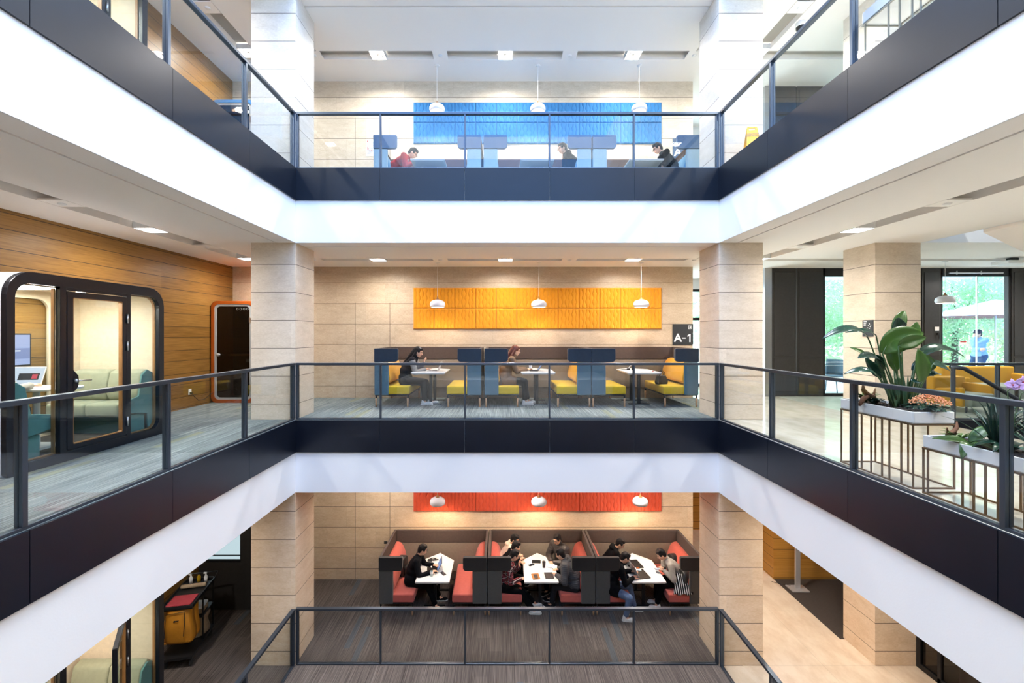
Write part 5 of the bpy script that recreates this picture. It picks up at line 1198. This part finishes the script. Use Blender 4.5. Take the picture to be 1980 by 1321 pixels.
def straps(name, label, loc, n, h, spread, w_, seed, m='leaf_dark'):
    t = thing(name, label, 'plant', loc); random.seed(seed)
    for k in range(n):
        a = random.uniform(0, 6.28); q = spread * random.uniform(.2, 1); hh = h * random.uniform(.6, 1) * (1 - .35 * q / spread); d = Vector((math.cos(a), math.sin(a), 0))
        leaf(MB(), d * .02, d * q * .35 + Vector((0, 0, hh * .8)), d * q + Vector((0, 0, hh)), w_, -d + Vector((0, 0, .4)), .4, 9).build('leaf', m, t, smooth=True, solid=.0015)
    return t
straps('strap_leaf_plant', 'clump of upright strap leaves behind the orchid', (4.28, 3.88, .53), 34, .50, .34, .028, 21)
straps('strap_leaf_plant', 'dark strap leaved clump at the near part of the lower planter', (4.30, 3.55, .53), 30, .46, .42, .028, 22)
rosette('bromeliad', 'olive spiky rosette at the far corner of the lower planter', 'plant', (4.17, 4.10, .535), 20, .14, .11, .03, 'leaf_olive', 8, .1, 'leaf_green')
pd = thing('paddle_leaf_plant', 'plant with wide drooping leaves hanging over the trough rim', 'plant', (4.16, 3.98, .535))
for p1, p2, w_ in (((-.10, -.02, .07), (-.24, .10, .04), .10), ((-.09, -.07, .08), (-.155, -.08, -.10), .11), ((.08, -.02, .16), (.22, -.05, .17), .12), ((.02, -.12, .06), (-.02, -.26, .0), .06)):
    leaf(MB(), (0, 0, .01), p1, p2, w_, (-.4, -.5, 1), .25).build('leaf', 'leaf_green', pd, smooth=True, solid=.003)
fe = thing('fern', 'feathery green fern at the near end of the lower planter', 'plant', (4.26, 3.12, .535)); random.seed(31)
for k in range(26):
    a = k * 2.4; d = Vector((math.cos(a), math.sin(a), 0)); r_ = .26 * random.uniform(.6, 1); b = MB(); s = d.cross(Vector((0, 0, 1)))
    for j in range(14):
        u = .15 + j * .06; c = d * r_ * u + Vector((0, 0, .26 * math.sin(u * 2.0)))
        for q in (-1, 1): leaf(b, c, c + s * q * .02 + d * .006, c + s * q * .045 * (1.1 - u) + d * .012, .010, (0, 0, 1), .1, 3)
    b.build('frond', 'leaf_green', fe)
rosette('bromeliad', 'yellow green variegated tuft before the fern', 'plant', (4.14, 3.36, .535), 16, .13, .10, .022, 'leaf_olive', 18, .2)

# ================================================================ LOUNGE CORNER
M['sofa_yellow'] = mat('mustard_upholstery', 'c79512', .8, bump=.3, bump_scale=120); M['sofa_grey'] = mat('sage_upholstery', '8f9a90', .8, bump=.3, bump_scale=120)
def lounge(label, loc, rz, W_, left=True, right=True):
    t = thing('lounge_sofa', label, 'sofa', loc, rz)
    MB().prism(rrect(0, .62, W_, .86, .05, 4), 2, .14, .80).build('backrest', 'sofa_yellow', t, bevel=.04, smooth=None, seg=3)
    if left: MB().prism([(.1, .14), (.66, .14), (.70, .40), (.60, .54), (.1, .60)], 0, .0, .10).build('arm', 'sofa_yellow', t, bevel=.03, smooth=None, seg=3).rotation_euler = (0, 0, 0)
    if right: MB().prism([(.1, .14), (.66, .14), (.70, .60), (.60, .66), (.1, .62)], 0, W_ - .10, W_).build('arm', 'sofa_yellow', t, bevel=.03, smooth=None, seg=3)
    MB().prism(rrect(.11, .02, W_ - .11, .63, .06, 4), 2, .14, .44).build('seat', 'sofa_grey', t, bevel=.04, smooth=None, seg=3)
    for x in (.12, W_ - .12):
        for y in (.1, .75): MB().cyl((x, y, 0), (x, y, .14), .02).build('leg', 'darkmetal', t)
    return t
lounge('mustard yellow sofa with sage seat under the terrace window', (10.02, 9.55, MID), 0, 1.65)
lounge('small mustard yellow armchair standing nearer the stair railing', (8.95, 8.60, MID), R(12), .95).scale = (.9, .9, .82)
t = thing('side_table', 'round pale table between the mustard seats', 'table', (10.35, 9.0, MID)); MB().cyl((0, 0, .46), (0, 0, .485), .32, seg=36).build('tabletop', 'sofa_grey', t); MB().cyl((0, 0, 0), (0, 0, .46), .03).cyl((0, 0, 0), (0, 0, .015), .2, seg=30).build('leg', 'darkmetal', t)
# ================================================================ CLEANING TROLLEY (lowest gallery)
M['bag_ochre'] = mat('ochre_canvas', 'b87a1c', .6, bump=.5, bump_scale=14, noise_amt=.12, noise_scale=5); M['towel'] = mat('beige_towel', 'a08c72', .95, bump=.4, bump_scale=80, noise_amt=.1); M['cloth_red'] = mat('dusty_red_cloth', '9a3038', .9, noise_amt=.08)
M['yellow_liquid'] = mat('yellow_liquid', 'c09a20', .3)
TO, TA = Vector((-5.86, 8.39, FLO)), R(12)
def TP(x, y, z): return TO + Matrix.Rotation(TA, 3, 'Z') @ Vector((x, y, z))
t = thing('cleaning_trolley', 'black cleaning trolley with ochre bag in the dark corner of the lowest gallery', 'cleaning trolley', TO, TA)
b = MB(); b.box((-.25, -.50, 1.05), (.25, .45, 1.08)); b.ring_prism(rrect(-.26, -.52, .26, .47, .06, 4), rrect(-.245, -.505, .245, .455, .05, 4), 2, 1.08, 1.12); b.build('tray', 'plastic_black', t)
MB().box((-.24, -.05, .62), (.24, .42, .65)).build('shelf', 'plastic_black', t); MB().box((-.25, -.50, .16), (.25, .45, .20)).build('base_deck', 'plastic_black', t)
for x in (-.23, .23):
    for y in (-.02, .42): MB().cyl((x, y, .16), (x, y, 1.06), .014).build('upright', 'darkmetal', t)
for x in (-.2, .2):
    for y in (-.42, .38): MB().cyl((x - .012, y, .06), (x + .012, y, .06), .06, seg=18).cyl((x, y, .06), (x, y, .17), .012).build('caster', 'rubber', t)
MB().tube([(-.25, .45, 1.06), (-.25, .58, 1.16), (.25, .58, 1.16), (.25, .45, 1.06)], .013).build('push_handle', 'darkmetal', t, smooth=True)
bb = MB(); bb.grid(lambda u, v: ((.19 + .045 * (1 - v)) * math.copysign(abs(math.cos(2 * math.pi * u)) ** .35, math.cos(2 * math.pi * u)) + .010 * math.sin(4 * math.pi * u + 7 * v), -.29 + (.19 + .03 * math.sin(3 * v)) * math.copysign(abs(math.sin(2 * math.pi * u)) ** .35, math.sin(2 * math.pi * u)) + .008 * math.sin(10 * math.pi * u), .45 + .60 * v + .02 * math.sin(4 * math.pi * u) * (1 - v)), 60, 16)
bag_ = bb.build('waste_bag', 'bag_ochre', t, smooth=True, solid=.006)
MB().box((-.21, -.47, .45), (.21, -.12, .47)).build('bag_bottom', 'bag_ochre', bag_)
MB().tube([(-.17, -.54, .60), (-.165, -.535, .78), (-.155, -.52, 1.0), (.14, -.52, 1.02), (.14, -.535, .78), (.13, -.54, .60)], .006, 6).build('zip_piping', 'plastic_black', bag_)
MB().box((-.03, -.535, .86), (-.005, -.50, .88)).box((.005, -.535, .865), (.02, -.50, .88)).box((.03, -.535, .865), (.045, -.50, .88)).build('bag_print', 'plastic_black', bag_)
def bottle(label, loc, m, capm): t = thing('spray_bottle', label, 'bottle', loc); MB().lathe([(0, 0), (.032, 0), (.034, .10), (.014, .14), (.014, .16), (0, .16)]).build('bottle_body', m, t, smooth=True); MB().box((-.04, -.012, .16), (.015, .012, .185)).cyl((0, 0, .15), (0, 0, .17), .016).build('spray_head', capm, t); return t
bottle('white spray bottle at the left of the three on the trolley', TP(-.13, .36, 1.081), 'white_gloss', 'white_gloss'); bottle('yellow bottle in the middle of the trolley bottles', TP(0, .38, 1.081), 'yellow_liquid', 'plastic_black'); bottle('white spray bottle at the right of the three on the trolley', TP(.13, .36, 1.081), 'white_gloss', 'white_gloss')
t = thing('folded_cloth', 'folded dusty red cloth on the front of the cleaning trolley', 'cloth', TP(-.01, -.26, 1.081), TA); MB().prism(rrect(-.20, -.17, .20, .17, .02), 2, 0, .022).build('cloth_top', 'cloth_red', t, bevel=.008)
t = thing('rolled_towel', 'rolled beige towel lying across the cleaning trolley', 'towel', TP(0, .17, 1.081), TA); MB().cyl((-.22, 0, .04), (.20, .02, .04), .038, seg=18).build('roll', 'towel', t, smooth=None, bevel=.01)
for k, (z, m) in enumerate(((.651, 'towel'), (.741, 'white'))): t = thing('folded_towel', ('stack of folded beige towels on the trolley shelf', 'white folded towel on top of the beige ones')[k], 'towel', TP(.02, .15, z), TA); MB().prism(rrect(-.19, -.14, .19, .14, .03), 2, 0, .085 if k == 0 else .04).build('fold', m, t, bevel=.02, smooth=None)
t = thing('linen_sack', 'pale crumpled linen sack under the trolley shelf', 'sack', TP(.02, .22, .205), TA)
bb = MB(); bb.grid(lambda u, v: ((.20 + .02 * math.sin(8 * v + 4 * math.pi * u)) * math.cos(2 * math.pi * u), (.22 + .02 * math.sin(11 * v - 6 * math.pi * u)) * math.sin(2 * math.pi * u), .40 * v), 40, 14); bb.build('sack_body', 'towel', t, smooth=True, solid=.01)

# ================================================================ TERRACE
def leafmat(name, c):
    m = bpy.data.materials.new(name); m.use_nodes = True; n = m.node_tree.nodes; l = m.node_tree.links; n.clear()
    o = n.new('ShaderNodeOutputMaterial'); mx = n.new('ShaderNodeMixShader'); d = n.new('ShaderNodeBsdfDiffuse'); t = n.new('ShaderNodeBsdfTranslucent'); g = n.new('ShaderNodeNewGeometry'); r = n.new('ShaderNodeTexNoise'); q = n.new('ShaderNodeValToRGB')
    r.inputs['Scale'].default_value = .8; r.inputs['Detail'].default_value = 5; l.new(g.outputs['Position'], r.inputs['Vector']); l.new(r.outputs[0], q.inputs[0])
    q.color_ramp.elements[0].position = .35; q.color_ramp.elements[0].color = (c[0] * .7, c[1] * .8, c[2] * .75, 1); q.color_ramp.elements[1].position = .65; q.color_ramp.elements[1].color = (min(1, c[0] * 1.2), min(1, c[1] * 1.12), c[2] * 1.1, 1)
    for s in (d, t): l.new(q.outputs[0], s.inputs[0])
    mx.inputs[0].default_value = .5; l.new(d.outputs[0], mx.inputs[1]); l.new(t.outputs[0], mx.inputs[2]); l.new(mx.outputs[0], o.inputs[0]); return m
M['foliage_a'] = leafmat('foliage_pale', (.72, .86, .62)); M['foliage_b'] = leafmat('foliage_fresh', (.60, .80, .54)); M['foliage_c'] = leafmat('foliage_yellow', (.84, .80, .58))
M['bark'] = mat('tree_bark', (.13, .10, .08), .9, noise_amt=.3)
def tree(label, x, y, r, h, m, n, seed):
    t = thing('terrace_tree', label, 'tree', (x, y, -.03)); rd = random.Random(seed)
    MB().tube([(0, 0, 0), (.05, 0, h * .35), (-.05, .05, h * .65)], [.13, .10, .04], 10).tube([(.04, 0, h * .3), (r * .4, .1, h * .6)], [.06, .02], 8).tube([(.04, 0, h * .33), (-r * .4, -.1, h * .62)], [.06, .02], 8).build('trunk', 'bark', t, smooth=True)
    b = MB()
    cl = [Vector((rd.gauss(0, .5) * r, rd.gauss(0, .4) * r, h * .58 + rd.gauss(0, .22) * h)) for _ in range(34)]
    for k in range(n):
        c = rd.choice(cl) + Vector((rd.gauss(0, .26), rd.gauss(0, .26), rd.gauss(0, .24))) * r * .62
        if c.z < .25: c.z = .25 + rd.random()
        a = Vector((rd.gauss(0, 1), rd.gauss(0, 1), rd.gauss(0, .6))).normalized(); u = a.orthogonal().normalized(); v = a.cross(u); s = rd.uniform(.035, .075)
        vs = [b.bm.verts.new(c + u * s), b.bm.verts.new(c + v * s * .5), b.bm.verts.new(c - u * s), b.bm.verts.new(c - v * s * .5)]; b.bm.faces.new(vs)
    b.build('foliage', m, t, fixn=False)
for k, (x, y, r, h, m) in enumerate(((13.2, 19.5, 2.4, 5.4, 'foliage_b'), (16.4, 18.8, 2.3, 5.0, 'foliage_a'), (19.4, 19.2, 2.4, 5.6, 'foliage_b'), (21.8, 18.6, 2.0, 4.6, 'foliage_c'), (24.6, 19.6, 2.6, 5.8, 'foliage_a'), (28.4, 20.4, 2.6, 5.4, 'foliage_b'))):
    tree(('bushy green tree beyond the terrace seen past the left window blinds', 'pale green tree beyond the terrace left of the parasol', 'tall fresh green tree behind the standing person', 'yellow green tree low behind the person and parasol', 'pale tree behind the white parasol', 'green tree at the far right edge of the terrace')[k], x, y, r, h, m, 16000, k)
o = MB(); rd = random.Random(77)
for k in range(26000):
    c = Vector((rd.uniform(9, 33), 21.6 + rd.uniform(-.5, .5), rd.uniform(0, 7.2))); a = Vector((rd.gauss(0, 1), rd.gauss(0, 1), rd.gauss(0, .6))).normalized(); u = a.orthogonal().normalized(); v = a.cross(u); s = rd.uniform(.08, .16)
    o.bm.faces.new([o.bm.verts.new(c + u * s), o.bm.verts.new(c + v * s * .55), o.bm.verts.new(c - u * s), o.bm.verts.new(c - v * s * .55)])
o = o.build('hedge', 'foliage_a', None, fixn=False, kind='stuff'); tag(o, 'tall pale green hedge closing the terrace behind the trees', 'hedge')
t = thing('parasol', 'white parasol with reddish underside on the terrace', 'parasol', (17.2, 15.6, -.03))
M['parasol_under'] = mat('parasol_underside', 'b98a86', .9)
b = MB(); n = 6; ap = b.bm.verts.new((0, 0, 2.78)); rg = [b.bm.verts.new((2.1 * math.cos(2 * math.pi * k / n), 2.1 * math.sin(2 * math.pi * k / n), 2.20)) for k in range(n)]
for k in range(n): b.bm.faces.new((ap, rg[k], rg[(k + 1) % n]))
b.build('canopy', 'white', t, solid=.01)
b = MB(); ap = b.bm.verts.new((0, 0, 2.755)); rg = [b.bm.verts.new((2.08 * math.cos(2 * math.pi * k / n), 2.08 * math.sin(2 * math.pi * k / n), 2.175)) for k in range(n)]
for k in range(n): b.bm.faces.new((ap, rg[k], rg[(k + 1) % n]))
b.build('canopy_lining', 'parasol_under', t, solid=.01); MB().cyl((0, 0, 0), (0, 0, 2.8), .03).cyl((0, 0, 0), (0, 0, .06), .3, seg=24).build('pole', 'steel', t)
t = thing('terrace_chair', 'dark teal chair on the terrace behind the slatted blinds', 'chair', (8.9, 12.1, -.03), R(-60))
M['chair_teal'] = mat('teal_plastic', '2c5c72', .5)
MB().prism(rrect(-.24, -.24, .24, .24, .06), 2, .43, .46).build('seat', 'chair_teal', t, bevel=.01); b = MB(); b.grid(lambda u, v: (-.26 + .52 * u, .22 + .06 * math.sin(math.pi * u) + .10 * v, .46 + .42 * v), 8, 5); b.build('backrest', 'chair_teal', t, solid=.015, smooth=True)
for x, y in ((-.2, -.2), (.2, -.2), (-.2, .2), (.2, .2)): MB().cyl((x, y, .43), (x * 1.25, y * 1.25, 0), .012).build('leg', 'chair_teal', t)
t = thing('window_notice', 'small white and red notice stuck to the terrace window glass', 'notice', (11.35, 11.095, 1.28)); MB().box((0, 0, 0), (.17, .006, .085)).build('sheet', 'paper', t); MB().box((.01, -.002, .055), (.16, 0, .08)).build('red_band', 'redink', t)
